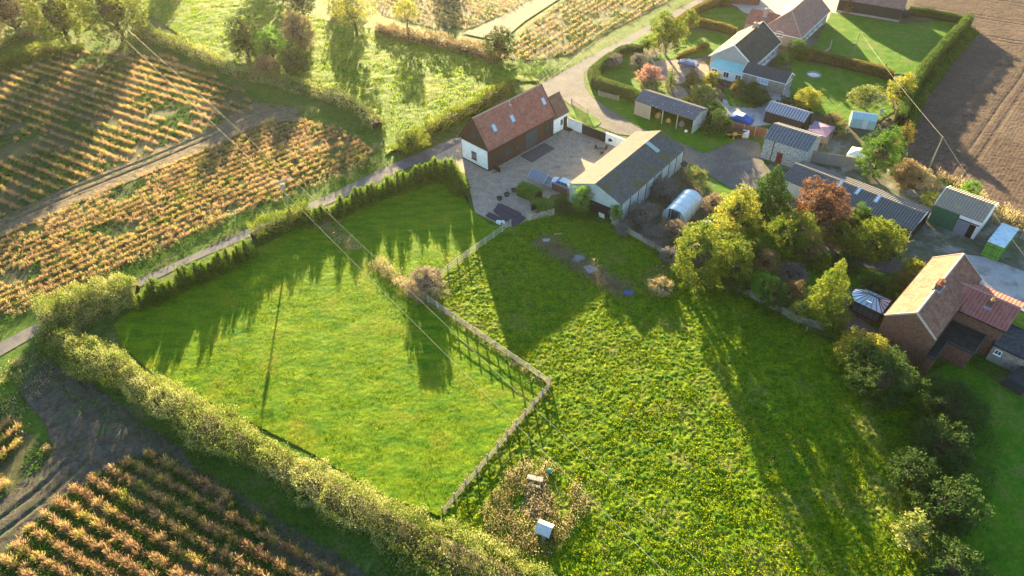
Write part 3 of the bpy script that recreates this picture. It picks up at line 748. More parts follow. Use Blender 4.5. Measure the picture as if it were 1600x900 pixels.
    def skylight(s, side, px, py, w=0.8, h=1.2, frame=LEADM, pane=GLASS_SKY, name='skylight'):
        p = s.hit(px, py, side); k = -1 if side == 'ra' else 1
        e = Vector((0, k * s.W / 2, s.he - s.hr)).normalized(); nn = Vector((0, k * (s.hr - s.he), s.W / 2)).normalized()
        f = MB(); c = p + nn * 0.06
        for q in (-1, 1):
            f.box(c + Vector((q * (w / 2 - .05), 0, 0)), (.11, h, .14), axes=((1, 0, 0), e, nn)); f.box(c + e * (q * (h / 2 - .05)), (w - .22, .11, .14), axes=((1, 0, 0), e, nn))
        fr = f.build(name, frame, s.o)
        g = MB(); g.box(c + nn * .01, (w - .2, h - .2, .05), axes=((1, 0, 0), e, nn)); g.build('pane', pane, fr)
        return fr
def add_chimney(b, px, py, side, w, d, h, mat, pots=1, name='chimney', at=None, roof=None):
    p = Vector(at) if at else b.hit(px, py, side)
    mb = MB(); z0 = p.z - 0.9
    mb.box((p.x, p.y, z0 + (h + .9) / 2), (w, d, h + .9)); mb.box((p.x, p.y, p.z + h - .08), (w + .14, d + .14, .14))
    o = mb.build(name, mat, b.o)
    l = MB(); l.box((p.x, p.y, p.z - .1), (w + .16, d + .3, .35)); l.build('flashing', LEADM, o)
    for i in range(pots):
        q = MB(); q.lathe([(.13, 0), (.15, .05), (.11, .4), (.14, .45), (.1, .46), (.09, .2)], (p.x + (i - (pots - 1) / 2) * .42 * (w > d), p.y + (i - (pots - 1) / 2) * .42 * (w <= d), p.z + h - .01), 10)
        q.build('chimney_pot', M('terracotta', (.35, .16, .09), (.28, .12, .07), 5), o)
    return o

CREST = M('crest_highlights', (.30, .29, .28), (.18, .18, .17), 2.5)  # paler than the roof: highlights on the ribs, put into the colour
S11 = 1.1
def sc(q): return [q[0] * S11, q[1] * S11, q[2], q[3] * S11, q[4] * S11, q[5] * S11, q[6] * S11]
CLAY = brickM('clay_tiles', (0.37, 0.135, 0.10), (0.26, 0.095, 0.075), (0.13, 0.06, 0.05), 0.28, 0.22, 1.5, stain=(0.27, 0.15, 0.11), ms=0.02)
CLAYB = brickM('old_clay_tiles', (0.25, 0.12, 0.085), (0.19, 0.10, 0.07), (0.10, 0.055, 0.04), 0.28, 0.22, 1.5, stain=(0.19, 0.15, 0.09), ms=0.02)
PINKT = brickM('faded_red_tiles', (0.30, 0.165, 0.13), (0.25, 0.14, 0.115), (0.15, 0.09, 0.08), 0.3, 0.25, 2.2, stain=(0.28, 0.17, 0.13), ms=0.02)
REDB = brickM('red_brick', (0.21, 0.085, 0.052), (0.13, 0.06, 0.042), (0.15, 0.11, 0.08), 0.24, 0.085, 1.0, stain=(0.15, 0.08, 0.055))
BUFFB = brickM('buff_brick', (0.34, 0.27, 0.21), (0.28, 0.23, 0.19), (0.3, 0.27, 0.23), 0.24, 0.085, 1.0)
FLINT = M('flint_rubble', (0.42, 0.44, 0.42), (0.16, 0.17, 0.17), 5.0, bmp=0.6, bscale=8, bdist=0.05, lo=0.42, hi=0.58)
DARKTILE = brickM('dark_concrete_tiles', (0.065, 0.06, 0.058), (0.05, 0.05, 0.047), (0.025, 0.025, 0.025), 0.33, 0.3, 2.2, stain=(0.075, 0.075, 0.05), ms=0.02)
SLATE = brickM('grey_slate', (0.06, 0.065, 0.075), (0.085, 0.09, 0.10), (0.03, 0.03, 0.035), 0.3, 0.22, 2.0, stain=(0.05, 0.055, 0.06), ms=0.015)
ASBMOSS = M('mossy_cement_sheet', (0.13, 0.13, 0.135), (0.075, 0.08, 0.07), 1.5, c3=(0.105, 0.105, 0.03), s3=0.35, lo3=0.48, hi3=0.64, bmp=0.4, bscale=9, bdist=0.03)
ASBGREY = M('cement_sheet', (0.12, 0.12, 0.115), (0.17, 0.165, 0.155), 1.2, c3=(0.10, 0.095, 0.06), s3=0.5, lo3=0.5, hi3=0.7, bmp=0.3)
PANELB = M('pale_cement_panel', (0.46, 0.50, 0.49), (0.32, 0.36, 0.34), 1.2, c3=(0.22, 0.26, 0.20), s3=0.8, lo3=0.55, hi3=0.75, stretch=(1, 1, .3))

# ---- boarded barn house
A = Bld('barn_house', sc([-.05, 102.97, .79, 15.72, 6.69, 3.67, 8.2]), 'long barn house with dark brown boarding, red tiled roof and a white gable wall', 'house')
A.walls(BROWNB, 'boarded_wall')
A.roof(CLAY, rows=0.32, ridge=M('ridge_clay', (0.42, 0.27, 0.18), (0.33, 0.2, 0.14), 3), verge=DARKFR, gutter=DARKFR)
mb = MB(); mb.box((-A.wx - .06, 0, 2.0), (.12, 2 * A.wy - .5, 3.6)); mb.build('rendered_wall', WHITE, A.o, )
mb = MB(); mb.box((-A.wx - .08, 0, .12), (.18, 2 * A.wy - .4, .24)); mb.box((0, -A.wy - .03, .15), (2 * A.wx, .07, .3)); mb.build('plinth', BLACKT, A.o)
mb = MB(); n = 34
for i in range(1, n):
    x = -A.wx + 2 * A.wx * i / n
    mb.box((x, -A.wy - .02, A.hw / 2), (.05, .04, A.hw - .1))
for i in range(-7, 8):
    y = i * A.wy / 8; mb.box((-A.wx - .02, y, 4.0 + (A.hr - .5 - 4.0) * (1 - abs(y) / A.wy) / 2), (.04, .05, max(.1, (A.hr - .9 - 4.0) * (1 - abs(y) / A.wy))))
mb.build('cover_strips', BROWNB, A.o)
wn_ = A.window('0', 741.6, 242.5, 1.2, 1.5, DARKFR, mull=1); 
for v in wn_.data.vertices: v.co.x -= .1
for v in wn_.children[0].data.vertices: v.co.x -= .1
A.window('0', 0, 0, 1.3, 1.6, DARKFR, at=(0.0, 5.6), mull=2, sill=False)
for px, py, w in ((779.2, 246.7, .7), (791.5, 239, .9), (796.5, 236.5, .8), (808.2, 231, .8)):
    A.window('a', px, py, w, 1.3, DARKFR)
A.window('a', 832, 216, 3.3, 3.3, DARKFR, mull=3, trans=1, at=(2.35, 1.75), name='glazed_screen', sill=False)
A.window('a', 855, 201, .9, 1.2, DARKFR); A.window('a', 862, 197, .8, 1.2, DARKFR)
for px, py in ((772, 200), (800.5, 185.3), (849, 158.2)): A.skylight('ra', px, py, .85, 1.3)
p = A.hit(796, 164, 'ra'); mb = MB(); mb.tube([(p.x, p.y, p.z - .2), (p.x, p.y, p.z + .7)], .09, 8); mb.box((p.x, p.y - .1, p.z), (.45, .5, .16)); mb.lathe([(.0, .95), (.17, .78), (.12, .7)], (p.x, p.y, p.z), 8); mb.build('flue', METAL, A.o)
mb = MB(); mb.box((-A.wx + 1.0, -A.wy - .9, .45), (.12, 1.6, .9)); mb.build('low_boarded_screen', BROWNB, A.o)
# lower wing at the east end
W2 = Bld('wing', [0, 0, 0, 4.6, 5.3, 3.0, 6.2], None, None, .2)
W2.o.parent = A.o; W2.o.name = 'wing'; W2.o.location = (A.L / 2 + 2.0, -0.75, 0)
for nm in ('walls',): pass
w_ = W2.walls(WHITE, 'wall'); w_.parent = A.o; w_.location = W2.o.location; w_.name = 'wing_wall'
r_ = W2.roof(CLAYB, rows=0.32, ridge=CLAYB); r_.parent = A.o; r_.location = W2.o.location; r_.name = 'wing_roof'
bpy.data.objects.remove(W2.o)
mb = MB(); ox = A.L / 2 + 2.0; oy = -.75 - (5.3 / 2 - .2)
mb.box((ox + 1.35, oy - .04, 1.2), (1.0, .08, 2.3)); mb.build('wing_door', DARKFR, A.o)
mb = MB(); mb.box((ox + .3, oy - .03, 1.6), (.6, .07, 1.1)); mb.build('wing_window', GLASS, A.o)
mb = MB(); mb.box((ox + 1.6, oy - .9, .08), (1.8, 1.6, .16)); mb.build('doorstep', BLACKT, A.o)
dk = GP([(813.8, 244.4), (850.2, 224.9), (866.2, 232.9), (831.6, 254.2)])
mb = MB(); mb.prism(dk, .05, .22); tag(mb.build('door_terrace', M('dark_decking', (.06, .062, .062), (.09, .09, .085), 4)), 'dark decked terrace laid on the gravel beside the barn house', 'terrace')

# ---- courtyard wall with black gates
def wall_run(name, px, h, t, mat, label, cat='wall', cap=None, parent=None, z0=0):
    P = [G(x, y) for x, y in px]; o = P[0]
    mb = MB()
    for p, q in zip(P[:-1], P[1:]): mb.bar((p.x - o.x, p.y - o.y, z0 + h / 2), (q.x - o.x, q.y - o.y, z0 + h / 2), t, h)
    w = mb.build(name, mat, parent, loc=(o.x, o.y, 0) if not parent else None)
    if label: tag(w, label, cat)
    if cap:
        c = MB()
        for p, q in zip(P[:-1], P[1:]): c.bar((p.x - o.x, p.y - o.y, z0 + h + .03), (q.x - o.x, q.y - o.y, z0 + h + .03), t + .12, .07)
        c.build('coping', cap, w)
    return w
wall_run('rendered_wall', [(887, 199), (909, 208)], 2.0, .22, WHITE, 'short white rendered wall joining the barn house to the black gates', cap=DARKFR)
gt = wall_run('courtyard_gates', [(909.5, 208.3), (945.5, 222.5)], 1.9, .10, BLACKT, 'pair of black boarded gates between two lengths of white wall', 'gate')
wall_run('rendered_wall', [(946, 223), (981, 236)], 2.0, .22, WHITE, 'white rendered wall running from the black gates to the mossy shed', cap=WHITE)
mb = MB(); P, Q = G(909.5, 208.3), G(945.5, 222.5); d = (Q - P)
for i in range(15):
    c = d * (i / 14.0); mb.box((c.x, c.y, .95), (.05, .16, 1.8), rz=math.atan2(d.y, d.x))
mb.build('boards', BLACKT, gt)

# ---- big mossy shed
B = Bld('storage_shed', sc([17.94, 90.9, .89, 18.66, 8.96, 3.2, 4.95]), 'large shed with a mossy dark cement roof slope and pale panel walls', 'shed', .12)
B.walls(PANELB, 'wall')
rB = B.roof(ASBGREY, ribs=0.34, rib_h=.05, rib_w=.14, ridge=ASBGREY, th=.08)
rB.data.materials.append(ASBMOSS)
rB.data.materials.append(M('sunlit_cement_sheet', (.24, .205, .165), (.19, .165, .135), 1.5, c3=(.15, .13, .09), s3=.5, lo3=.55, hi3=.7))  # sun-facing slope: warm sunlight on the sheet mixed into its colour
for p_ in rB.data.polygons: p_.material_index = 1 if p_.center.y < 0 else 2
DJ = M('dark_joint', (.10, .12, .11))
for i in range(9): mb = MB(); mb.box((-B.wx + .2 + i * (2 * B.wx - .4) / 8, -B.wy - .04, B.hw / 2), (.14, .1, B.hw - .05)); mb.build('wall_post', DJ, B.o)
mb = MB(); mb.box((-B.wx - .03, -.7, 1.05), (.06, 4.6, 2.1)); mb.build('doorway_shade_panel', M('interior_gloom', (.015, .015, .018)), B.o)  # near-black panel on the wall paints the shade inside the doorway
mb = MB()
for i in range(24):
    y = -B.wy + .15 + i * (2 * B.wy - .3) / 23; zt = B.hr - .25 - (B.hr - B.hw) * abs(y) / B.wy
    mb.box((-B.wx - .03, y, (2.15 + zt) / 2), (.05, .16, zt - 2.15))
mb.build('gable_cladding', M('blue_grey_sheet', (.42, .48, .50), (.30, .36, .36), 2), B.o)
mb = MB(); mb.box((-B.wx - .7, -1.9, .55), (.06, 1.0, 1.1), axes=((.95, 0, .3), (0, 1, 0), (-.3, 0, .95))); tag(mb.build('white_board', WHITE, loc=(B.cx, B.cy, 0), rz=B.az), 'white board leaning in the doorway of the mossy shed', 'board')
B.skylight('ra', 1019.5, 230, .9, 2.6, METAL, M('fogged_rooflight', (.30, .38, .38), rough=.4))

# ---- open cart shed
Fb = Bld('cart_shed', sc([28.06, 111.01, -.70, 11.57, 5.13, 2.71, 3.78]), 'open fronted cart shed with three posts and a lichen spotted roof', 'shed', .1)
LICH = M('lichen_cement_sheet', (.10, .10, .115), (.14, .14, .155), 3, c3=(.45, .44, .46), s3=2.2, lo3=.60, hi3=.66, bmp=.4, bscale=10)
Fb.roof(LICH, ribs=.33, ridge=ASBGREY, th=.07)
mb = MB(); x, y, h = Fb.wx, Fb.wy, Fb.hw
mb.box((0, y - .06, h / 2), (2 * x, .1, h)); mb.box((-x + .06, 0, h / 2), (.1, 2 * y, h))
mb.box((-x + 1.7, -y + .06, h / 2), (3.3, .08, h)); mb.build('boarded_wall', WOOD_GREY, Fb.o)
mb = MB()
for i in range(14): mb.box((x - .02, -y + .15 + i * (2 * y - .3) / 13, h / 2 + .25 * (1 - abs(i - 6.5) / 7)), (.06, .2, h + .8 * (1 - abs(i - 6.5) / 7)))
mb.box((x - .08, 0, h / 2), (.05, 2 * y, h)); mb.build('corrugated_end', PANELB, Fb.o)
for u in (-x + 3.4, -x + 6.1, -x + 9.2):
    mb = MB(); mb.box((u, -y + .07, h / 2), (.16, .16, h)); mb.build('post', M('pale_post', (.38, .34, .27), (.28, .25, .2), 3), Fb.o)
def at_local(b, x, y, z=0):
    c, s_ = math.cos(b.az), math.sin(b.az)
    return (b.cx + x * c - y * s_, b.cy + x * s_ + y * c, z)
for (x_, y_, s_, mt, nm, lb) in ((-1.9, -.9, 1.1, M('ochre_tarp', (.34, .26, .10), (.22, .17, .08), 2), 'tarpaulin_bundle', 'ochre tarpaulin bundle heaped in the left bay of the cart shed'),
                            (.5, -1.2, .8, M('ochre_drum', (.4, .3, .1), (.25, .2, .08), 2), 'sack', 'small ochre sack behind the middle post of the cart shed'),
                            (3.2, -1.0, 1.0, M('grey_junk', (.3, .28, .27), (.08, .07, .07), 3), 'junk_heap', 'heap of grey oddments in the right bay of the cart shed'),
                            (5.0, -2.6, .5, WHITE, 'plastic_drum', 'white plastic drum by the right corner of the cart shed')):
    mb = MB(); rg = random.Random(nm); mb.lathe([(s_ * .55, 0), (s_ * .62, s_ * .3), (s_ * .5, s_ * .7), (s_ * .25, s_ * 1.0), (0, s_ * 1.02)], n=9)
    mb.V = [(v[0] * rg.uniform(.8, 1.2), v[1] * rg.uniform(.8, 1.2), v[2]) for v in mb.V]
    tag(mb.build(nm, mt, loc=at_local(Fb, x_, y_)), lb, nm.split('_')[-1])

# ---- flint outbuilding
Gb = Bld('flint_barn', sc([44.71, 97.83, -.68, 7.11, 6.14, 3.56, 4.72]), 'small flint walled barn with a red door and grey ribbed roof', 'barn', .15)
Gb.walls(FLINT); Gb.roof(M('blue_grey_tile', (.085, .095, .115), (.13, .14, .16), 2, bmp=.4), crest=CREST, ribs=.55, rib_w=.10, rib_h=.09, ridge=ASBGREY, th=.08)
Gb.door('a', 1216.5, 250, 1.0, 2.1, M('dark_red_door', (.16, .035, .03), rough=.6))
mb = MB(); p = Gb.hit(1207, 235, 'a'); mb.tube([(p.x, -Gb.wy - .08, .1), (p.x, -Gb.wy - .08, Gb.hw)], .06, 6); mb.build('downpipe', DARKFR, Gb.o)
# ---- dark barrel-roofed shed
H_ = Bld('workshop', [52.53, 119.59, -.69, 7.4, 4.6, 2.3, 3.35], 'black workshop with a shiny ribbed metal roof behind the flint barn', 'shed', .1)
H_.walls(BLACKT); H_.roof(M('shiny_metal_sheet', (.16, .165, .19), (.24, .24, .27), 2, rough=.35, metal=.5), crest=M('metal_crest_highlights', (.50, .48, .50), (.40, .39, .42), 2, rough=.35, metal=.4), ribs=.50, rib_w=.18, rib_h=.09, ridge=METAL, th=.06, verge=METAL)  # brighter ribs carry painted highlights

# ---- long outbuilding range
Mb = Bld('stable_range', sc([49.43, 83.74, -.78, 18.94, 6.92, 2.27, 3.30]), 'long low outbuilding with a dark ribbed roof, white end wall and three rooflights', 'outbuilding', .12)
Mb.walls(WHITE); Mb.roof(M('dark_ribbed_sheet', (.085, .083, .085), (.12, .115, .11), 2, c3=(.15, .12, .06), s3=.7, lo3=.6, hi3=.72), crest=M('dark_crest_highlights', (.20, .195, .19), (.14, .14, .13), 2.5), ribs=.40, rib_w=.13, rib_h=.08, ridge=M('mossy_ridge', (.22, .18, .11), (.1, .11, .05), 3), th=.08)  # ribs lightened in colour to show highlights
for px, py in ((1312.5, 288), (1341, 298.5), (1371, 311)): Mb.skylight('ra', px, py, .55, 1.7, METAL, M('white_rooflight', (.6, .68, .7), rough=.3))
mb = MB(); mb.box((Mb.wx * .62, -Mb.wy - .02, Mb.hw / 2), (Mb.wx * .74, .08, Mb.hw)); mb.box((Mb.wx + .02, 0, Mb.hw / 2), (.08, Mb.wy * 1.98, Mb.hw)); mb.build('open_front_gloom', M('stable_gloom', (.02, .018, .016)), Mb.o)  # near-black panels over the wall hold an open front's gloom as colour

# ---- green and white barn
Nb = Bld('green_and_white_barn', [63.17 * 1.1, 79.73 * 1.1, -.78, 6.9, 6.9, 3.2, 4.5], 'ribbed roof barn with half green, half white front and a grey door', 'barn', .1)
Nb.walls(WHITE); Nb.roof(M('ochre_lichen_sheet', (.27, .22, .16), (.22, .19, .15), 1.5, c3=(.42, .30, .06), s3=.55, lo3=.56, hi3=.66), crest=M('ochre_crest_highlights', (.36, .31, .24), (.28, .24, .19), 2.5), ribs=.40, rib_w=.14, rib_h=.09, ridge=ASBGREY, th=.08, verge=WHITE)  # paler rib colour stands in for light catching the crests
mb = MB(); mb.box((-Nb.wx * .45, -Nb.wy - .03, Nb.hw / 2), (Nb.wx * 1.1, .06, Nb.hw - .02)); mb.build('green_boarding', M('green_paint', (.03, .10, .055), (.04, .125, .07), 2), Nb.o)
mb = MB(); mb.box((Nb.wx * .36, -Nb.wy - .05, 1.2), (1.7, .08, 2.3)); mb.build('sliding_door', M('grey_door', (.22, .22, .27), (.17, .17, .2), 2), Nb.o)
mb = MB(); mb.box((Nb.wx * .36 + 1.25, -Nb.wy - .02, 1.15), (.9, .05, 2.25)); mb.build('doorway_shade_panel', M('barn_gloom', (.02, .015, .012)), Nb.o)  # flat dark panel, the gloom beyond the opening painted on
mb = MB(); mb.box((Nb.wx * .5, -Nb.wy - .08, 2.48), (3.2, .14, .1)); mb.build('door_rail', DARKFR, Nb.o)

# ---- brick house
D = Bld('brick_house', sc([48.53, 59.21, .78, 13.85, 5.58, 4.72, 6.93]), 'red brick house with steep tiled roofs, flat black extension and glazed conservatory side', 'house', .0)
D.ov = 0.06; D.wx -= .06; D.wy -= .06; D.hw = D.he - .05
D.walls(REDB)
LITT = brickM('pale_pantiles', (.27, .125, .085), (.20, .09, .06), (.13, .07, .055), .28, .22, 1.5, stain=(.26, .16, .11), ms=.02)
D.roof(LITT, rows=.3, ridge=M('lime_ridge', (.48, .38, .30), (.4, .3, .22), 3), gutter=DARKFR, verge=M('pale_verge', (.5, .42, .35), (.4, .33, .27), 3))
add_chimney(D, 1457, 458, 'ra', 1.3, .7, .9, REDB, 2, at=(-1.4, -.15, D.hr))
# pantiled rear wing, walls and roof, at right angles
def wing(b, c, L, W, he, hr, wallm, roofm, names, crest=None, ribs=None, rows=None, ridge=None, gut=None):
    """wing whose ridge runs along local y of b, centred at c; returns its own frame"""
    w = Bld('tmp', [0, 0, 0, L, W, he, hr], None, None, .12)
    a = w.walls(wallm, names[0]); r = w.roof(roofm, crest=crest, ribs=ribs, rows=rows, name=names[1], ridge=ridge, gutter=gut, rib_w=.16, rib_h=.06)
    for o in (a, r): o.parent = b.o; o.location = (c[0], c[1], 0); o.rotation_euler = (0, 0, -math.pi / 2)
    bpy.data.objects.remove(w.o)
    return a, r
def loc_of(b, px, py, h):
    p = G(px, py, h); x, y = p.x - b.cx, p.y - b.cy; c, n = math.cos(-b.az), math.sin(-b.az)
    return (x * c - y * n, x * n + y * c)
ex0 = loc_of(D, 1571.4, 518.4, 4.75); rx1 = loc_of(D, 1596.3, 481.7, 6.3)
Wd = 2 * (rx1[0] - ex0[0]); yend = (ex0[1] + rx1[1]) / 2
PANT = M('red_pantile', (.29, .105, .085), (.20, .08, .065), 2.5, c3=(.33, .17, .13), s3=.7)
Lw = -yend + 0.0
wing(D, (rx1[0], yend / 2), Lw, Wd, 4.75, 6.3, REDB, PANT, ('rear_wing_wall', 'rear_wing_roof'), crest=M('pantile_roll_highlights', (.36, .14, .11), (.28, .11, .09), 2.5), ribs=.42, ridge=M('lime_ridge2', (.42, .27, .2), (.33, .2, .15), 3), gut=DARKFR)  # rolls painted lighter as highlights
mb = MB(); p = loc_of(D, 1545.7, 477, 5.6); mb.box((p[0], p[1], 5.5), (.6, .6, 1.9)); c_ = mb.build('chimney', REDB, D.o)
q = MB(); q.lathe([(.13, 0), (.15, .05), (.11, .4), (.14, .45), (.09, .2)], (p[0], p[1], 6.45), 10); q.build('chimney_pot', M('yellow_pot', (.45, .35, .15)), c_)
q = MB(); q.box((p[0] - .1, p[1], 5.35), (1.3, .95, .5)); q.build('flashing', LEADM, c_)
# flat black roofs of the extension: L-shaped, with brick walls below
FLATR = M('black_felt_roof', (.018, .019, .018), (.03, .032, .028), 1.5, rough=.9)
FH = 3.0
P = [loc_of(D, x, y, FH) for x, y in ((1443, 553), (1482, 505), (1538.4, 530.6), (1522, 553.5), (1483.4, 535.5), (1460.5, 563))]
xa, ya = P[0]; xw = rx1[0] - Wd / 2
yn = -D.wy
L1 = [(xa, yn + .02), (xw + .08, yn + .02), (xw + .08, P[2][1]), (P[3][0], P[3][1]), (P[4][0], P[4][1]), (xa, P[5][1])]
x4 = P[4][0]; y5 = min(P[5][1], yn - 1.0); y3 = P[3][1]; x3 = P[3][0]
L1 = [(xa, yn - .01), (xw + .1, yn - .01), (xw + .1, y3), (x3, y3), (x3, y5), (xa, y5)]
mb = MB(); mb.prism(L1, FH - .2, FH); fr_ = mb.build('flat_roof', FLATR, D.o)
mb = MB()
k = len(L1); z_ = FH + .04
for i in range(1, k):
    a, b = L1[i], L1[(i + 1) % k]; mb.bar((a[0], a[1], z_), (b[0], b[1], z_), .14, .12)
mb.build('roof_kerb', M('felt_kerb', (.06, .06, .058)), fr_)
ins = .15
L2_ = [(xa + ins, yn - .01), (xw + .05, yn - .01), (xw + .05, y3 + ins), (x3 + ins, y3 + ins), (x3 + ins, y5 + ins), (xa + ins, y5 + ins)]
mb = MB(); mb.prism(L2_, 0, FH - .2); mb.build('extension_wall', REDB, D.o)
# conservatory
def conservatory():
    h = 2.35
    E0 = [G(x, y, h) for x, y in ((1329.3, 457.2), (1336.7, 451), (1356, 452.3), (1394, 469.5), (1378.2, 491.5), (1334.2, 470.7))]
    c = sum(E0, Vector()) / 6; c.z = 0
    o = empty('conservatory', c, 0, 'glazed conservatory with faceted blue glass roof beside the brick house', 'conservatory')
    E_ = [Vector((p.x - c.x, p.y - c.y, h)) for p in E0]; k = len(E_)
    W_ = [Vector((p.x * .93, p.y * .93, 0)) for p in E_]
    ap = [G(1359, 459.5, 3.25) - c, G(1372, 466.2, 3.25) - c]
    mb = MB(); mb.prism([(p.x, p.y) for p in W_], 0, .65); mb.build('dwarf_wall', REDB, o)
    fr = MB(); gl = MB()
    for i in range(k):
        a, b = W_[i], W_[(i + 1) % k]; L = (b - a).length; n = max(1, round(L / .75))
        for j in range(n + 1): p = a.lerp(b, j / n); fr.box((p.x, p.y, 1.48), (.08, .08, 1.66))
        for z in (.68, 1.9, 2.28): fr.bar((a.x, a.y, z), (b.x, b.y, z), .09, .08)
        u = Vector((0, 0, 1)); gl.add([a * .985 + u * .65, b * .985 + u * .65, b * .985 + u * 2.3, a * .985 + u * 2.3], [(0, 1, 2, 3)])
    fo = fr.build('frame', M('dark_brown_upvc', (.045, .03, .025), rough=.5), o); gl.build('pane', glassM('conservatory_glass', (.07, .09, .10)), fo)
    rf = MB(); rb = MB(); A0, A1 = ap
    own = [A0, A0, A0, A1, A1, A0]
    rf.slab([E_[0], E_[1], A0], .04); rf.slab([E_[1], E_[2], A0], .04); rf.slab([E_[2], E_[3], A1, A0], .04); rf.slab([E_[3], E_[4], A1], .04); rf.slab([E_[4], E_[5], A0, A1], .04); rf.slab([E_[5], E_[0], A0], .04)
    up = Vector((0, 0, .03))
    for i in range(k):
        rb.bar(E_[i] + up, own[i] + up, .07, .07); q = (i + 1) % k
        n = max(1, round((E_[q] - E_[i]).length / .8))
        for j in range(1, n): rb.bar(E_[i].lerp(E_[q], j / n) + up, own[i].lerp(own[q], j / n) + up, .06, .06)
        rb.bar(E_[i], E_[q], .11, .1)
    rb.bar(A0 + up * 2, A1 + up * 2, .12, .12)
    r = rf.build('roof', M('tinted_roof_glass', (.34, .48, .60), rough=.12, spec=1.0), o); rb.build('glazing_bars', M('roof_bar', (.04, .035, .035), rough=.5), r)
    m_ = (E_[4].lerp(E_[5], .45)).lerp(A0, .45) + Vector((0, 0, .07)); v = MB(); v.bar(m_ - (E_[4] - E_[5]).normalized() * .4, m_ + (E_[4] - E_[5]).normalized() * .4, .8, .07, up=(.2, .4, 1)); v.build('roof_vent', M('vent_glass', (.3, .42, .52), rough=.15), r)
    return o
conservatory()
pp = GP([(1302, 480), (1330, 450), (1345, 500), (1370, 520), (1360, 545), (1335, 535), (1308, 500)])
mb = MB(); mb.prism(pp, .02, .25); tag(mb.build('timber_deck', M('deck_boards', (.13, .115, .10), (.09, .08, .07), 3)), 'timber deck around the foot of the conservatory', 'deck')
# single storey slate-roofed wing at the right edge
E3 = Bld('brick_annexe', [61.83 + .9, 59.32 - .6, -.79, 6.0, 5.25, 2.67, 4.26], 'low buff brick annexe with a dark slate roof at the right edge', 'house', .12)
E3.walls(BUFFB); E3.roof(SLATE, rows=.3, gutter=DARKFR); E3.window('a', 1559.7, 551, .75, .7)
mb = MB(); P = GP([(1573, 588), (1600, 569), (1630, 582), (1604, 606)], 1.5); 
mb.prism(P, 0, 1.5); tag(mb.build('oil_store', M('dark_store', (.03, .035, .035), (.05, .05, .05), 2)), 'low dark flat-topped store beside the annexe lawn', 'store')

# ---- dark roofed bungalow
C_ = Bld('bungalow', sc([46.66, 133.12, .92, 14.08, 8.96, 2.85, 6.01]), 'bungalow with a dark tiled roof, white bargeboards and grey rendered gable', 'house', .3)
REND = M('grey_render', (.36, .34, .33), (.30, .28, .27), 1)
C_.walls(REND, plinth=None)
rc = C_.roof(DARKTILE, rows=.34, verge=WHITE, gutter=WHITE); rc.data.materials.append(M('sunlit_concrete_tile', (.22, .15, .11), (.17, .12, .09), 2))  # sun-facing slope takes a lighter copy of the tile, lit by colour
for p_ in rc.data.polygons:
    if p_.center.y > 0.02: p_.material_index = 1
for u in (-.5, 1.8, 4.4): C_.window('a', 0, 0, 1.7, 1.2, at=(u, 1.6), mull=2)
add_chimney(C_, 0, 0, 'ra', .8, 1.0, .9, BUFFB, 1, at=(C_.L / 2 - 3.4, .3, C_.hr - .2))
C2 = Bld('tmp', [0, 0, 0, 9.2, 4.66, 2.71, 4.1], None, None, .2)
a = C2.walls(BUFFB, 'side_extension_wall'); r = C2.roof(SLATE, rows=.3, name='side_extension_roof', gutter=WHITE, verge=WHITE)
c, n = math.cos(-C_.az), math.sin(-C_.az); dx, dy = 52.94 - C_.cx, 134.99 - C_.cy
cc = (dx * c - dy * n, dx * n + dy * c, 0)
for o_ in (a, r): o_.parent = C_.o; o_.location = cc; o_.rotation_euler = (0, 0, -.66 - C_.az)
C2.cx, C2.cy, C2.az = 52.94, 134.99, -.66
for side, px, py, w, h, mu in (('a', 1191.5, 126, 2.3, 1.2, 2),):
    w_ = C2.window(side, px, py, w, h, mull=mu, pane=GLASS_SKY); w_.parent = C_.o; w_.location = cc; w_.rotation_euler = (0, 0, -.66 - C_.az); w_.name = 'picture_window'
w_ = C2.window('1', 0, 0, 3.6, 2.0, mull=4, trans=1, at=(0, 1.15), sill=False); w_.parent = C_.o; w_.location = cc; w_.rotation_euler = (0, 0, -.66 - C_.az); w_.name = 'garden_doors'
w_ = C2.window('a', 1171, 124, .8, 1.9, mull=1, trans=4, frame=M('trellis', (.2, .18, .17)), pane=REND, sill=False); w_.parent = C_.o; w_.location = cc; w_.rotation_euler = (0, 0, -.66 - C_.az); w_.name = 'wall_trellis'
bpy.data.objects.remove(C2.o)
# lean-to sun room on the near gable
mb = MB(); x0 = -C_.wx; ymn, ymx = -3.9, 3.3
mb.prism([(x0 - 2.6, ymn), (x0 - .01, ymn), (x0 - .01, ymx), (x0 - 2.6, ymx)], 0, 2.05); sr = mb.build('sun_room_wall', WHITE, C_.o)
mb = MB(); mb.slab([(x0 - 2.85, ymn - .2, 2.2), (x0 - .02, ymn - .2, 3.0), (x0 - .02, ymx + .2, 3.0), (x0 - 2.85, ymx + .2, 2.2)], .08)
for i in range(19):
    y = ymn - .1 + i * (ymx - ymn + .2) / 18; mb.bar((x0 - 2.83, y, 2.23), (x0 - .04, y, 3.03), .06, .05)
mb.build('sun_room_roof', M('turquoise_sheet', (.36, .62, .58), (.30, .54, .52), .7, rough=.4), C_.o)
for y in (-2.9, -.3, 2.3):
    f = MB(); f.box((x0 - 2.63, y, 1.25), (.08, 1.2, 1.2)); f_ = f.build('sun_room_window', UPVC, C_.o); g_ = MB()
    for k_ in (-1, 1): g_.box((x0 - 2.67, y + k_ * .28, 1.2), (.03, .48, 1.0))
    g_.build('pane', GLASS, f_)

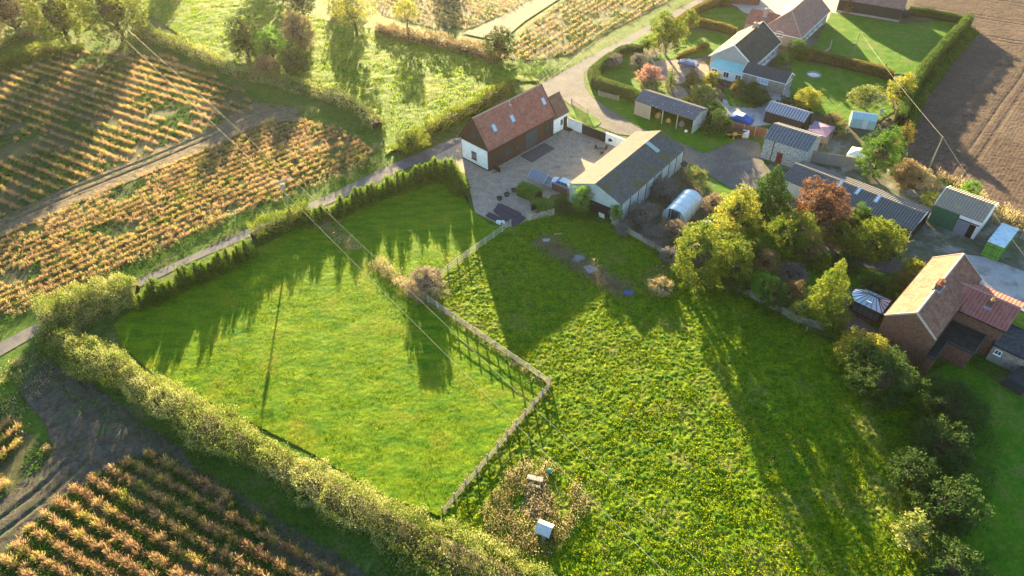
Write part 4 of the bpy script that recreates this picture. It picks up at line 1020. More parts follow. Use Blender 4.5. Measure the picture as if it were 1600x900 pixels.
# ---- long pink-roofed bungalow with hipped end
Eb = Bld('long_bungalow', [67.5, 163.2, .92, 20, 9.6, 2.7, 6.5], 'long bungalow with a faded red hipped roof and white windows facing the lawn', 'house', .35)
Eb.walls(BUFFB)
def hip_roof(b, mat, hip0=True, hip1=False, parent=None, loc=None, rot=None, name='roof', ridge=None):
    L2, W2 = b.L / 2, b.W / 2; hl = W2 * .95
    r0 = (-L2 + (hl if hip0 else 0), 0, b.hr); r1 = (L2 - (hl if hip1 else 0), 0, b.hr)
    c = [(-L2, -W2, b.he), (L2, -W2, b.he), (L2, W2, b.he), (-L2, W2, b.he)]
    mb = MB(); mb.slab([c[0], c[1], r1, r0], .12); mb.slab([c[2], c[3], r0, r1], .12)
    if hip0: mb.slab([c[3], c[0], r0], .12)
    if hip1: mb.slab([c[1], c[2], r1], .12)
    r = mb.build(name, mat, parent or b.o)
    k = MB()
    for a, q in ((r0, r1),) + (((c[0], r0), (c[3], r0)) if hip0 else ()) + (((c[1], r1), (c[2], r1)) if hip1 else ()):
        k.bar(Vector(a) + Vector((0, 0, .02)), Vector(q) + Vector((0, 0, .02)), .22, .12)
    k.build('ridge_tiles', ridge or mat, r)
    k = MB()
    for i in range(4):
        if (i == 1 and not hip1) or (i == 3 and not hip0): continue
        a, q = c[i], c[(i + 1) % 4]; k.bar((a[0], a[1], b.he - .1), (q[0], q[1], b.he - .1), .12, .14)
    k.build('gutters', WHITE, r)
    return r
# the gable walls would poke through a hip: lower them
for v in Eb.o.children[0].data.vertices:
    if v.co.z > Eb.hw + .1: v.co.z = Eb.hw
hip_roof(Eb, PINKT, True, False, ridge=M('pink_ridge', (.36, .24, .19)))
for u in (-7.2, -4.4, -1.2, 2.2, 5.4): Eb.window('a', 0, 0, 2.2, 1.7, at=(u, 1.5), mull=3)
Eb.window('0', 1218, 53, 1.6, 1.1, mull=1)
E2 = Bld('red_roofed_annexe', [59.67, 162.09, -.68, 6.8, 6.79, 2.9, 5.1], 'small annexe with a red tiled roof and brick chimney stack', 'house', .2)
E2.walls(BUFFB); E2.roof(CLAY, rows=.32, ridge=CLAY); add_chimney(E2, 1192, 17, 'ra', .8, 1.0, 1.6, BUFFB, 1, at=(.3, -.6, E2.hr - .6))
# ---- black barn at the back
Pb = Bld('black_barn', [89.89, 174.3, -.55, 15, 8.5, 3.1, 6.2], 'black boarded barn with a faded red roof at the back of the far lawn', 'barn', .3)
Pb.walls(BLACKT, plinth=M('barn_plinth', (.3, .27, .23))); Pb.roof(PINKT, rows=.4)
mb = MB()
for i in range(1, 30): mb.box((-Pb.wx + i * Pb.wx / 15, -Pb.wy - .02, Pb.hw / 2 + .3), (.06, .05, Pb.hw - .7))
mb.build('cover_strips', BLACKT, Pb.o)
# ---- houses just cut by the top edge
Q1 = Bld('brick_cottage', [59, 184, -.2, 12, 6, 3.2, 5.5], 'brick building cut off by the top edge beyond the courtyard', 'house', .2); Q1.walls(REDB); Q1.roof(PINKT)

# ---- lean-to fence, pergola, summer house, greenhouse, white canopy
def panel_fence(name, px, h, label, mat, post=2.0, group=None, cat='fence'):
    P = [G(x, y) for x, y in px]; o = P[0]; root = empty(name, (o.x, o.y, 0), 0, label, cat, group)
    for p, q in zip(P[:-1], P[1:]):
        d = q - p; L = d.length; n = max(1, round(L / post)); a = math.atan2(d.y, d.x)
        for i in range(n + 1):
            c = p + d * (i / n) - o; m = MB(); m.box((c.x, c.y, h / 2 + .03), (.12, .14, h + .1), rz=a); m.build('post', WOOD_GREY, root)
        for i in range(n):
            m = MB(); c0 = p + d * (i / n) - o; c1 = p + d * ((i + 1) / n) - o
            m.bar((c0.x, c0.y, h / 2), (c1.x, c1.y, h / 2), .04, h)
            for j in range(1, 12):
                c = c0.lerp(c1, j / 12.0); m.box((c.x, c.y, h / 2), (.09, .07, h - .04), rz=a)
            m.build('panel', mat, root)
    return root
REDF = M('red_brown_fence', (.20, .10, .065), (.14, .075, .05), 3)
GREYF = M('grey_fence', (.24, .23, .215), (.17, .165, .155), 3, stretch=(1, 1, 6))
panel_fence('panel_fence', [(1266, 253), (1342, 266)], 2.2, 'tall grey close boarded fence behind the stable range', GREYF, 2.4)
panel_fence('panel_fence', [(1126, 202), (1196, 216)], 1.8, 'red brown close boarded fence behind the yellow trailer', REDF, 1.9)
J = Bld('greenhouse', [66.2, 118.2, -.35, 4.4, 3.0, 1.75, 2.55], 'small pale green greenhouse at the end of the middle garden', 'greenhouse', .03)
GHG = M('greenhouse_glass', (.34, .50, .48), (.28, .42, .42), 2, rough=.15, spec=.8)
J.walls(GHG, 'glass_wall'); J.roof(GHG, ribs=.6, rib_w=.06, rib_h=.05, ridge=WHITE, th=.04, name='glass_roof'); J.door('a', 1345, 213, .8, 1.7, M('greenhouse_door', (.5, .56, .55)))
def canopy(name, px, h, mat, label, cat, leg=True, sag=.0, th=.06):
    P = [G(x, y, h) for x, y in px]; c = sum(P, Vector()) / len(P); root = empty(name, (c.x, c.y, 0), 0, label, cat)
    mb = MB(); mb.slab([(p.x - c.x, p.y - c.y, h) for p in P], th); mid = Vector((0, 0, h + sag))
    if sag:
        mb = MB(); k = len(P); mb.add([(p.x - c.x, p.y - c.y, h) for p in P] + [mid] + [(p.x - c.x, p.y - c.y, h - .5) for p in P], [(i, (i + 1) % k, k) for i in range(k)] + [(i, i + k + 1, (i + 1) % k + k + 1, (i + 1) % k) for i in range(k)])
    mb.build('canopy', mat, root)
    for p in P:
        m = MB(); m.box(((p.x - c.x) * .95, (p.y - c.y) * .95, h / 2 - .03), (.1, .1, h - .08)); m.build('leg', METAL if 'white' in label else WOOD_GREY, root)
    return root
canopy('summer_house', [(1262.5, 202.5), (1273.3, 188.3), (1305, 198.3), (1290.8, 215)], 2.3, M('plum_felt', (.20, .13, .19), (.25, .17, .22), 1.5), 'garden shelter with a plum coloured felt roof beside the workshop', 'shelter', sag=.35)
rt = bpy.data.objects['summer_house']; mb = MB(); mb.box((0, .2, 1.0), (3.6, 2.6, 1.95), rz=-.35); mb.build('wall', WOOD_GREY, rt)
canopy('white_canopy', [(1323, 241), (1331.7, 229), (1347.5, 231.7), (1352, 245)], 2.1, WHITE, 'bright white canopy beside the dark evergreen', 'canopy', sag=.3)
canopy('log_shelter', [(1063, 255), (1070, 251), (1076, 255), (1070, 262)], 2.2, BLACKT, 'small timber log shelter at the far corner of the mossy shed', 'shelter')

# ================================================================ PLANTS
LF_OLIVE = leafM('silver_willow_leaf', [(.035, .08, .01), (.09, .14, .02), (.20, .23, .05), (.32, .33, .11), (.40, .39, .20)], .3, nscale=.22)
LF_DARK = leafM('dark_leaf', [(.025, .05, .015), (.045, .085, .02), (.08, .12, .03)], .3)
LF_GREEN = leafM('green_leaf', [(.035, .09, .015), (.07, .15, .02), (.12, .20, .03)], .4)
LF_BRIGHT = leafM('bright_green_leaf', [(.06, .15, .02), (.11, .24, .03), (.18, .30, .05)], .4)
LF_YELLOW = leafM('yellow_autumn_leaf', [(.07, .12, .015), (.18, .21, .025), (.32, .30, .04), (.42, .36, .08)], .4)
LF_YG = leafM('yellow_green_leaf', [(.035, .08, .012), (.08, .14, .015), (.17, .20, .025), (.27, .26, .05)], .4)
LF_COPPER = leafM('copper_leaf', [(.05, .035, .025), (.11, .06, .035), (.23, .11, .06), (.34, .19, .10)], .35)
LF_PINK = leafM('pink_leaf', [(.25, .12, .09), (.40, .20, .16), (.48, .32, .24)], .4)
LF_CLIP = leafM('clipped_hedge_leaf', [(.04, .085, .015), (.07, .13, .02), (.11, .16, .03)], .3)
LF_BEECH = leafM('beech_hedge_leaf', [(.08, .09, .02), (.17, .14, .03), (.26, .19, .05)], .35)
LF_DRY = leafM('dry_stem', [(.15, .13, .05), (.26, .21, .10), (.36, .30, .16), (.45, .39, .24)], .38)
LF_TAN = leafM('tan_leaf', [(.14, .11, .075), (.24, .19, .13), (.33, .27, .19)], .3)
LF_BROWN = leafM('brown_shrub_leaf', [(.12, .09, .05), (.22, .16, .08), (.30, .22, .12)], .35)
LF_GREYB = leafM('grey_shrub_leaf', [(.10, .10, .08), (.18, .17, .15), (.26, .24, .21)], .25)
LF_CON = leafM('conifer_leaf', [(.035, .08, .01), (.09, .16, .015), (.20, .26, .03)], .42)
LF_FERN = leafM('autumn_fern', [(.15, .10, .05), (.27, .165, .085), (.35, .22, .12), (.38, .26, .14), (.42, .32, .09), (.17, .20, .04)], .45, nscale=.16, var=.75, tint=True)
LF_WEED = leafM('weed_leaf', [(.02, .065, .01), (.05, .14, .012), (.13, .21, .03)], .35)
BLADE_P = leafM('paddock_blade', [(.07, .17, .003), (.15, .25, .004), (.22, .28, .005)], .5, .3, .5)
BLADE_R = leafM('pasture_blade', [(.05, .14, .003), (.14, .23, .004), (.24, .28, .007), (.29, .29, .02)], .5, .3, .6)
TUFT = leafM('tuft_leaf', [(.03, .10, .003), (.10, .20, .004), (.22, .27, .005), (.30, .30, .012)], .45)

# ---- crop rows
def rows(name, poly_px, dpx, sp, step, mat, label, seed, size=(.7, 1.2), gap=.05, per=26, weeds=0, z=0.1, hgt=.95, gapmask=.31, thick=.085):
    poly = GP(poly_px); rng = np.random.default_rng(seed)
    a = G(*dpx[0]); b = G(*dpx[1]); ang = math.atan2((b - a).y, (b - a).x); c, s = math.cos(ang), math.sin(ang)
    pts = np.array(poly); u = pts[:, 0] * c + pts[:, 1] * s; v = -pts[:, 0] * s + pts[:, 1] * c
    U, V = np.meshgrid(np.arange(u.min(), u.max(), step), np.arange(v.min(), v.max(), sp))
    U = U + rng.uniform(-.3, .3, U.shape) * step; V = V + rng.normal(size=V.shape) * .12
    x = (U * c - V * s).ravel(); y = (U * s + V * c).ravel()
    off = rng.random(len(x)) < .08; x = x + off * rng.normal(size=len(x)) * .6; y = y + off * rng.normal(size=len(x)) * .6
    k = inside(x, y, poly) & (rng.random(len(x)) > gap)
    if gapmask: k &= vnoise(x, y, 5, seed) * .7 + vnoise(x, y, 1.5, seed + 1) * .3 > gapmask
    x, y = x[k], y[k]
    o = ferns(name, x, y, rng.uniform(size[0], size[1], len(x)), rng, mat, per, hgt * 1.15, .72, label, thick)
    if weeds:
        xw, yw = scatter_in(poly, weeds, rng); m = vnoise(xw, yw, 4, seed + 5) > .42; xw, yw = xw[m], yw[m]
        tufts('weeds', xw, yw, rng.uniform(.5, 1.3, len(xw)), rng, LF_WEED, 10, .35, .4, .26, z, 'low green weeds growing between the rows of ' + label.split(' rows')[0].split('the ')[-1], 'weeds', asp=.5, vert=False)
    return o
rows('fern_crop', F1, ((0, 232), (127, 283)), 2.3, .3, LF_FERN, 'autumn orange fern rows in the upper left field', 1, per=48, weeds=3.6, thick=.045, size=(.5, .95))
rows('fern_crop', F2, ((100, 420), (400, 290)), 1.55, .32, LF_FERN, 'dense orange brown fern rows in the field beside the lane', 2, size=(.5, 1.0), gapmask=.25, per=44, gap=.12, weeds=2.4, thick=.045)
rows('fern_crop', F3, ((17, 857), (82, 900)), 1.7, .34, LF_FERN, 'tall orange fern rows in the bottom left corner', 3, per=110, weeds=9.0, thick=.034, size=(.6, 1.2), gapmask=.22, gap=.02)
rows('fern_crop', F4, ((0, 690), (38, 660)), 1.9, .45, LF_FERN, 'orange fern rows at the left edge below the lane', 4, per=150, weeds=5, thick=.032)
rows('fern_crop', F5, ((837, 62), (888, 32)), 1.9, .7, LF_FERN, 'pale orange fern rows in the field above the lane', 5, per=34, weeds=1.6, gap=.15, thick=.06, size=(.5, .9))
rows('fern_crop', F6, ((600, 0), (700, 30)), 1.9, .7, LF_FERN, 'faded orange fern rows at the top edge beyond the meadow', 6, per=30, gap=.2, weeds=1, thick=.06, size=(.5, .9))
# weedy field edges
def edge(name, px, dens, mat, hgt, label, cat, seed, per=9, leaf=.28, wid=.5, mask=None, vert=True, size=(.5, 1.4)):
    poly = GP(px); rng = np.random.default_rng(seed); x, y = scatter_in(poly, dens, rng)
    k = vnoise(x, y, 2.5, seed) > .3
    x, y = x[k], y[k]
    return tufts(name, x, y, rng.uniform(*size, len(x)), rng, mat, per, hgt, wid, leaf, .06, label, cat, asp=.35, vert=vert)
edge('tall_grass', [(-60, 560), (0, 500), (200, 413), (400, 324), (575, 250), (640, 226), (715, 203), (677, 229), (510, 305), (310, 391), (130, 471), (0, 532), (-60, 560)], 3.0, LF_WEED, .5, 'green verge grass between the fern field and the lane', 'verge grass', 11, vert=False)
edge('tall_grass', [(-60, 555), (0, 494), (200, 407), (400, 318), (575, 246), (590, 256), (400, 330), (200, 420), (0, 507), (-60, 570)], 3.2, LF_DRY, .6, 'pale dry grass along the lower edge of the fern field', 'dry grass', 12)
edge('tall_grass', [(0, 575), (60, 545), (90, 580), (200, 640), (400, 765), (560, 850), (700, 950), (600, 950), (400, 830), (230, 690), (140, 640), (60, 600), (30, 640), (0, 640)], 3.0, LF_WEED, .55, 'dark rough grass below the long olive hedge', 'rough grass', 13)
edge('tall_grass', [(0, 575), (60, 545), (90, 580), (60, 640), (20, 720), (0, 640)], 3.0, LF_DRY, .5, 'pale rough grass at the left edge below the lane', 'rough grass', 14)
edge('tall_grass', [(790, 100), (900, 95), (995, 45), (1045, 15), (1085, -5), (1050, 18), (990, 48), (925, 85), (854, 124), (810, 118)], 2.4, LF_WEED, .4, 'green verge above the lane by the pale fern field', 'verge grass', 15, vert=False)
edge('tall_grass', [(60, 80), (150, 60), (300, 100), (400, 145), (470, 170), (560, 190), (600, 240), (590, 250), (540, 200), (470, 185), (400, 165), (330, 115), (250, 82), (110, 75), (0, 118), (-60, 150), (-60, 110)], 1.6, LF_WEED, .7, 'dark weeds along the top edge of the upper left field', 'weeds', 16)
edge('tall_grass', [(0, 345), (130, 285), (240, 240), (330, 203), (330, 212), (240, 250), (130, 296), (0, 358)], 1.2, LF_WEED, .4, 'green weeds along the muddy farm track', 'weeds', 17, vert=False)
edge('dry_grass', [(1405, 262), (1440, 262), (1510, 285), (1600, 345), (1720, 425), (1700, 440), (1590, 365), (1540, 345), (1490, 305), (1430, 290)], 5.0, LF_DRY, 1.0, 'golden dry grass bank along the edge of the ploughed field', 'dry grass', 18, per=14, leaf=.35)

edge('tall_grass', [(60, 590), (110, 590), (150, 610), (210, 655), (290, 705), (300, 735), (240, 712), (175, 735), (110, 772), (60, 818), (0, 880), (-40, 900), (-40, 820), (0, 775), (60, 738), (86, 704), (70, 660)], .9, LF_WEED, .22, 'thin weeds on the trodden soil of the lower track', 'weeds', 46, leaf=.2, vert=False)
edge('tall_grass', [(200, 640), (290, 690), (400, 760), (520, 830), (680, 930), (560, 960), (430, 840), (300, 745), (240, 705)], 3.5, LF_WEED, .5, 'rough grass strip between the olive hedge and the lower fern rows', 'rough grass', 47, leaf=.22)
# ---- grass blades
blades('grass_blades', GP(PAD), 45, .12, .06, BLADE_P, 21, 'short bright green paddock grass inside the rail fences', 'grass')
rng = np.random.default_rng(77); x, y = scatter_in(GP(PAS), 5.5, rng)
tufts('tussocks', x, y, rng.uniform(.5, 1.2, len(x)), rng, TUFT, 7, .20, .2, .19, .10, 'small grass tussocks all over the pasture', 'tussocks', asp=.6, vert=False)
blades('grass_blades', GP(PAS), 24, .22, .10, BLADE_R, 22, 'tussocky yellow green pasture grass outside the paddock', 'grass')
blades('grass_blades', GP([(225, 0), (228, 20), (330, 88), (480, 130), (595, 192), (603, 245), (650, 212), (700, 185), (790, 128), (845, 128), (800, 100), (700, 72), (600, 48), (530, 40), (420, 0)]), 10, .35, .20, BLADE_P, 23, 'rough lit meadow grass above the boarded barn house', 'grass')
blades('grass_blades', GP([(1440, 590), (1500, 560), (1560, 600), (1720, 700), (1720, 980), (1440, 980), (1480, 820), (1510, 720), (1500, 640)]), 30, .12, .07, BLADE_P, 24, 'short shaded lawn grass at the lower right edge', 'grass')
# rank tussocks in the lower pasture
rng = np.random.default_rng(5); poly = GP([(980, 620), (1100, 600), (1240, 680), (1440, 800), (1430, 940), (900, 940), (880, 760)])
x, y = scatter_in(poly, 2.6, rng); k = vnoise(x, y, 3, 8) > .35; x, y = x[k], y[k]
tufts('tussocks', x, y, rng.uniform(.5, 1.3, len(x)), rng, TUFT, 12, .35, .45, .24, .08, 'lush green tussocks in the lower part of the pasture', 'tussocks', asp=.5, vert=False)
x, y = scatter_in(poly, 1.2, rng); k = (vnoise(x, y, 5, 18) > .55); x, y = x[k], y[k]
tufts('tussocks', x, y, rng.uniform(.5, 1.3, len(x)), rng, LF_DRY, 9, .35, .5, .24, .08, 'pale dry tussocks scattered through the lower pasture', 'tussocks', asp=.3, vert=False)

# ---- long olive hedge across the foreground, and the clump at its corner
hedge('olive_hedge', [(78, 528), (150, 568), (240, 618), (350, 685), (450, 738), (560, 800), (650, 845), (760, 900), (850, 950)], [3.7, 4.4, 3.8, 4.6, 3.9, 4.5, 4.6, 5.4, 5.6], [2.4, 2.7, 2.3, 2.9, 2.4, 2.8, 2.4, 2.7, 2.6], LF_OLIVE, 'long shaggy olive hedge running down from the lane to the bottom edge', .19, 1.5, 3, .3, False, lump=2.4, tall=.8)
hedge('hawthorn_hedge', [(70, 512), (120, 492), (180, 470), (218, 462)], [6, 6.5, 6, 5], [3.2, 3.6, 3.2, 3.0], LF_OLIVE, 'tall pale shaggy hedge clump at the corner beside the lane', .2, 1.3, 8, .22, False, lump=2.5, tall=.9)
hedge('mixed_hedge', [(398, 378), (430, 362), (470, 345), (486, 338)], [2.8] * 4, [2.8, 3.0, 2.8, 2.6], LF_YG, 'yellow brown shrubby hedge around the foot of the power pole', .22, .95, 5, .2, False, tall=.4)
# dry bramble banks in the paddock
strip('bramble_bank', [(492, 342), (515, 358), (540, 378), (560, 392)], 2.0, .75, 14, LF_DRY, 'dry bramble strip inside the paddock below the power pole', 'brambles', 6)
strip('bramble_bank', [(588, 408), (605, 425), (630, 445), (655, 462)], 2.2, .9, 16, LF_DRY, 'dry bramble strip leading to the corner of the rail fence', 'brambles', 7)
shrub('bare_shrub', (634, 418, 697, 468), LF_TAN, 'large pale twiggy shrub at the corner of the rail fences', leaf=.2, seed=2)
strip('nettle_strip', [(660, 470), (700, 494), (760, 536), (820, 580), (856, 604)], .8, .35, 9, LF_DRY, 'pale dry growth under the long rail fence', 'weeds', 9)
strip('nettle_strip', [(855, 610), (820, 650), (775, 706), (730, 755), (700, 790)], .8, .35, 9, LF_DRY, 'pale dry growth under the lower rail fence', 'weeds', 10)

# ---- row of young conifers beside the lane (individuals)
def conifer_row(px, hs, label, group, seed, r=1.1, sp=.9):
    rng = random.Random(seed); A = [Vector((*q, 0)) for q in GP(px)]
    protos = []
    s_tot = 0; out = []
    for p, q, h0, h1 in zip(A[:-1], A[1:], hs[:-1], hs[1:]):
        L = (q - p).length; n = max(1, round(L / sp))
        for i in range(n):
            out.append((p.lerp(q, i / n), h0 + (h1 - h0) * i / n))
    made = []
    for i, (p, h) in enumerate(out):
        h = h * rng.uniform(.68, 1.22)
        if i < 5:
            root = empty('young_conifer', (0, 0, 0), 0, label, 'conifer', group)
            rg = np.random.default_rng(seed + i)
            tm = MB(); tm.tube([(0, 0, 0), (0, 0, 1.6)], [.07, .03], 5); tm.build('trunk', BARK, root)
            leafy('crown', conifer_quads(1.0, 2.5, rg, .16, 1.2, power=.68), LF_CON, root, (0, 0, .05), 48)
            made.append(root); o = root
        else: o = copy_tree(made[rng.randrange(5)])
        o.location = (p.x + rng.uniform(-.2, .2), p.y + rng.uniform(-.25, .25), 0)
        w = r * rng.uniform(.8, 1.3) * (1 + .10 * (h - 2.5))
        o.scale = (w, w, h / 2.5); o.rotation_euler = (0, 0, rng.uniform(0, 6.28))
conifer_row([(226, 478), (262, 462), (300, 444), (350, 421), (398, 398)], [3.4, 3.5, 3.5, 3.4, 3.2], 'young green conifer in the close row between the olive hedge and the power pole', 'young conifers along the lower lane', 31)
conifer_row([(488, 350), (530, 336), (560, 322), (600, 306), (640, 293)], [2.8, 3.2, 3.3, 3.5, 3.6], 'young green conifer in the close row between the power pole and the hedge bend', 'young conifers along the middle lane', 41)
conifer_row([(644, 290), (665, 281), (690, 275), (706, 281), (716, 294), (724, 306)], [3.7, 3.9, 4.0, 3.9, 3.7, 3.2], 'taller young conifer in the curve by the gravel courtyard entrance', 'tall young conifers at the courtyard entrance', 51, r=1.2)

# ---- clipped hedges
hedge('clipped_hedge', [(924, 130), (921, 118), (945, 92), (975, 80), (1004, 80)], [2.6, 2.6, 1.6, 1.5, 1.4], 2.0, LF_CLIP, 'rounded clipped hedge curving along the lane by the birch garden', .2, 1, 12, .06)if False else None
hedge('clipped_hedge', [(1004, 84), (975, 84), (948, 100), (926, 122), (932, 138), (962, 146), (990, 156), (1004, 168)], [1.5, 1.5, 1.6, 2.4, 2.6, 2.4, 2.2, 1.8], [2.0, 2.0, 2.0, 2.2, 2.3, 2.2, 2.1, 1.9], LF_CLIP, 'clipped hedge wrapping the pink tree garden beside the lane', .2, 1.1, 12, .06)
hedge('clipped_hedge', [(1054, 44), (1090, 20), (1120, 8), (1142, 11)], [1.8] * 4, [2.0] * 4, LF_BEECH, 'clipped yellowing hedge along the lane by the top lawn', .2, 1.1, 14, .06)
hedge('clipped_hedge', [(1086, 40), (1115, 46), (1148, 56)], [1.6] * 3, [1.9] * 3, LF_BEECH, 'clipped golden hedge dividing the two front lawns', .2, 1.1, 15, .06)
hedge('clipped_hedge', [(1246, 88), (1290, 99), (1330, 108), (1372, 120), (1392, 127)], [1.6] * 5, [2.2, 2.2, 2.2, 2.3, 2.0], LF_BEECH, 'long clipped beech hedge between the pole lawn and the middle garden', .2, 1.1, 16, .07)
hedge('clipped_hedge', [(1508, 44), (1475, 78), (1445, 112), (1432, 130), (1415, 160), (1402, 200)], [2.0] * 6, [3.3, 3.3, 3.3, 3.2, 3.0, 3.0], LF_CLIP, 'tall clipped hedge separating the gardens from the ploughed field', .22, 1.1, 17, .07)
hedge('clipped_hedge', [(1418, 22), (1450, 27), (1490, 35), (1506, 40)], [1.5] * 4, [2.0] * 4, LF_CLIP, 'clipped hedge closing the far end of the top right lawn', .2, 1.1, 18, .08)
hedge('field_bank', [(1520, 52), (1486, 88), (1455, 128), (1430, 165), (1412, 215)], [2.4] * 5, [1.3] * 5, LF_WEED, 'low green bank along the ploughed field side of the tall hedge', .24, .9, 19, .1, False)
hedge('clipped_hedge', [(812, 302), (828, 308), (842, 314)], [2.3] * 3, [1.9] * 3, LF_BRIGHT, 'bright green clipped hedge behind the solar panel, upper of two', .16, 1.1, 20, .05)
hedge('clipped_hedge', [(835, 334), (846, 330), (856, 325)], [2.5] * 3, [1.9] * 3, LF_BRIGHT, 'bright green clipped hedge nearest the white field gate', .16, 1.1, 21, .05)
hedge('laurel_hedge', [(1104, 74), (1090, 80), (1075, 84), (1060, 92)], [1.5] * 4, [1.3, 1.2, 1.0, .9], LF_BEECH, 'low golden shrubs along the front of the sun room bungalow', .2, 1, 22, .2, False)
# field hedges, top left
hedge('field_hedge', [(222, 48), (250, 66), (300, 84), (345, 106), (380, 120)], [3.0] * 5, [2.4] * 5, LF_OLIVE, 'pale topped hedge between the upper left field and the lit meadow', .3, .9, 23, .2, False)
hedge('field_hedge', [(380, 120), (430, 130), (500, 150), (550, 168), (592, 200)], [2.8] * 5, [2.2, 2.0, 2.4, 2.8, 2.2], LF_OLIVE, 'shaggy field hedge ending at the corner of the orange crop', .28, .9, 24, .25, False)
hedge('field_hedge', [(620, 240), (655, 215), (690, 198), (730, 178), (770, 155), (800, 140)], [2.2, 2.8, 3.0, 3.0, 3.2, 3.0], [1.0, 1.8, 2.3, 2.4, 2.6, 2.4], LF_YG, 'golden topped hedge beside the lane behind the barn house', .26, 1, 25, .18, False)
hedge('field_hedge', [(590, 50), (640, 62), (690, 72), (740, 84), (780, 98)], [3.0] * 5, [2.2, 2.6, 2.4, 2.6, 2.0], LF_BROWN, 'brownish hedge under the two small trees at the far side of the meadow', .32, .85, 26, .3, False)
hedge('field_hedge', [(-40, 130), (20, 100), (70, 82), (130, 80)], [3.0] * 4, [2.0] * 4, LF_YG, 'dim field hedge below the big trees at the top left', .3, .9, 27, .3, False)
hedge('field_hedge', [(-40, 85), (10, 68), (45, 55)], [2.0] * 3, [1.6] * 3, LF_OLIVE, 'short pale hedge at the upper left edge', .3, .9, 28, .3, False)
edge('scrub', [(790, 95), (830, 88), (890, 95), (850, 118), (815, 118)], 2.2, LF_BRIGHT, .8, 'bright lit scrub beside the lane at the field corner', 'scrub', 29, vert=False)

# ---- trees and big shrubs: (name, box, lift, leaf, label, leafsize, bark)
T = [
 ('broadleaf_tree', (48, -30, 128, 72), .0, LF_YG, 'large yellow green tree at the top left, left of the pair', .42),
 ('broadleaf_tree', (118, -45, 228, 66), .0, LF_YG, 'largest yellow green tree at the top left, right of the pair', .42),
 ('broadleaf_tree', (-40, -40, 56, 58), .0, LF_BROWN, 'brownish tree in the top left corner', .42),
 ('round_tree', (350, 28, 412, 92), .2, LF_DARK, 'dark rounded tree between the two lit strips of meadow', .34),
 ('round_tree', (398, 44, 446, 96), .3, LF_BRIGHT, 'small bright green tree in front of the dark rounded tree', .3),
 ('round_tree', (396, 88, 436, 124), .1, LF_BROWN, 'small rusty brown bush below the bright green tree', .28),
 ('dark_tree', (446, -40, 492, 30), .2, LF_DARK, 'dark tree cut by the top edge above the meadow', .3),
 ('dark_tree', (440, 22, 488, 78), .2, LF_BROWN, 'greyish brown tree in the middle of the dim group on the meadow', .3),
 ('dark_tree', (436, 72, 480, 116), .1, LF_DARK, 'dark bush at the foot of the dim group on the meadow', .3),
 ('slender_tree', (515, -30, 585, 42), 2.4, LF_YELLOW, 'loose yellow tree at the top edge with a bare thin trunk', .34),
 ('slender_tree', (612, 2, 656, 32), 3.0, LF_YELLOW, 'small pale yellow tree standing alone on the meadow edge', .32),
 ('round_tree', (757, 44, 804, 94), .2, LF_DARK, 'dark round tree beside the lane at the meadow corner', .3),
 ('birch_tree', (1014, 26, 1074, 80), 1.2, LF_YG, 'weeping birch with pale trunk beside the blue car', .26),
 ('small_tree', (1066, 16, 1092, 46), .6, LF_YG, 'small olive tree in the front hedge of the top lawn', .24),
 ('pink_tree', (996, 104, 1036, 132), .5, LF_PINK, 'small pink leaved tree on the shaded front lawn', .2),
 ('broadleaf_tree', (1055, 342, 1136, 452), .0, LF_YG, 'big yellow green tree at the pasture corner beyond the polytunnel', .27),
 ('broadleaf_tree', (1120, 296, 1180, 375), .3, LF_YELLOW, 'bright yellow tree between the polytunnel and the tall conifer', .26),
 ('broadleaf_tree', (1098, 340, 1165, 405), .3, LF_YELLOW, 'pinkish yellow tree behind the big corner tree', .24),
 ('broadleaf_tree', (1112, 374, 1178, 452), .0, LF_YG, 'dim green yellow tree leaning over the garden wall', .24),
 ('broadleaf_tree', (1202, 332, 1278, 400), .3, LF_YG, 'spreading yellow green tree below the copper tree', .26),
 ('copper_tree', (1243, 283, 1330, 368), .0, LF_COPPER, 'round copper red tree in front of the stable range', .27),
 ('broadleaf_tree', (1333, 343, 1412, 410), .0, LF_YG, 'round olive tree below the stable range', .26),
 ('evergreen_tree', (1346, 200, 1408, 280), .0, LF_GREEN, 'dense green evergreen beside the ploughed field', .25),
 ('apple_tree', (1328, 136, 1384, 168), .9, LF_OLIVE, 'small pale leaved tree with spreading limbs on the middle lawn', .22),
 ('gold_tree', (1390, 118, 1428, 160), .4, LF_YELLOW, 'golden bush in the angle of the tall hedge', .22),
 ('broadleaf_tree', (1440, 596, 1532, 670), .0, LF_DARK, 'dark grey green tree on the lawn below the brick house', .24),
 ('broadleaf_tree', (1325, 540, 1430, 632), .0, LF_DARK, 'dark shrubby tree under the near corner of the brick house', .24),
 ('gold_tree', (1308, 518, 1400, 582), .3, LF_YELLOW, 'golden topped shrub against the brick house wall', .22),
 ('broadleaf_tree', (1432, 656, 1522, 735), .0, LF_DARK, 'dark tree with golden tips, upper of the right hand thicket', .24),
 ('broadleaf_tree', (1390, 705, 1465, 775), .0, LF_DARK, 'dark tree in the middle of the right hand thicket', .24),
 ('broadleaf_tree', (1440, 745, 1532, 838), .0, LF_DARK, 'large shaded tree at the lower right of the thicket', .26),
 ('broadleaf_tree', (1400, 800, 1450, 860), .0, LF_OLIVE, 'olive tree at the bottom of the right hand thicket', .24),
 ('broadleaf_tree', (1448, 845, 1535, 930), .0, LF_DARK, 'dark bush cut by the bottom edge right of the thicket', .24),
]
for nm, box, lift, mt, lb, lf in T:
    tree(nm, box, lift, mt, lb, lf, 1.0 if nm != 'slender_tree' else .55, 3, BARK_PALE if nm == 'birch_tree' else None, cores=(nm != 'slender_tree'), vert=(nm == 'birch_tree'))
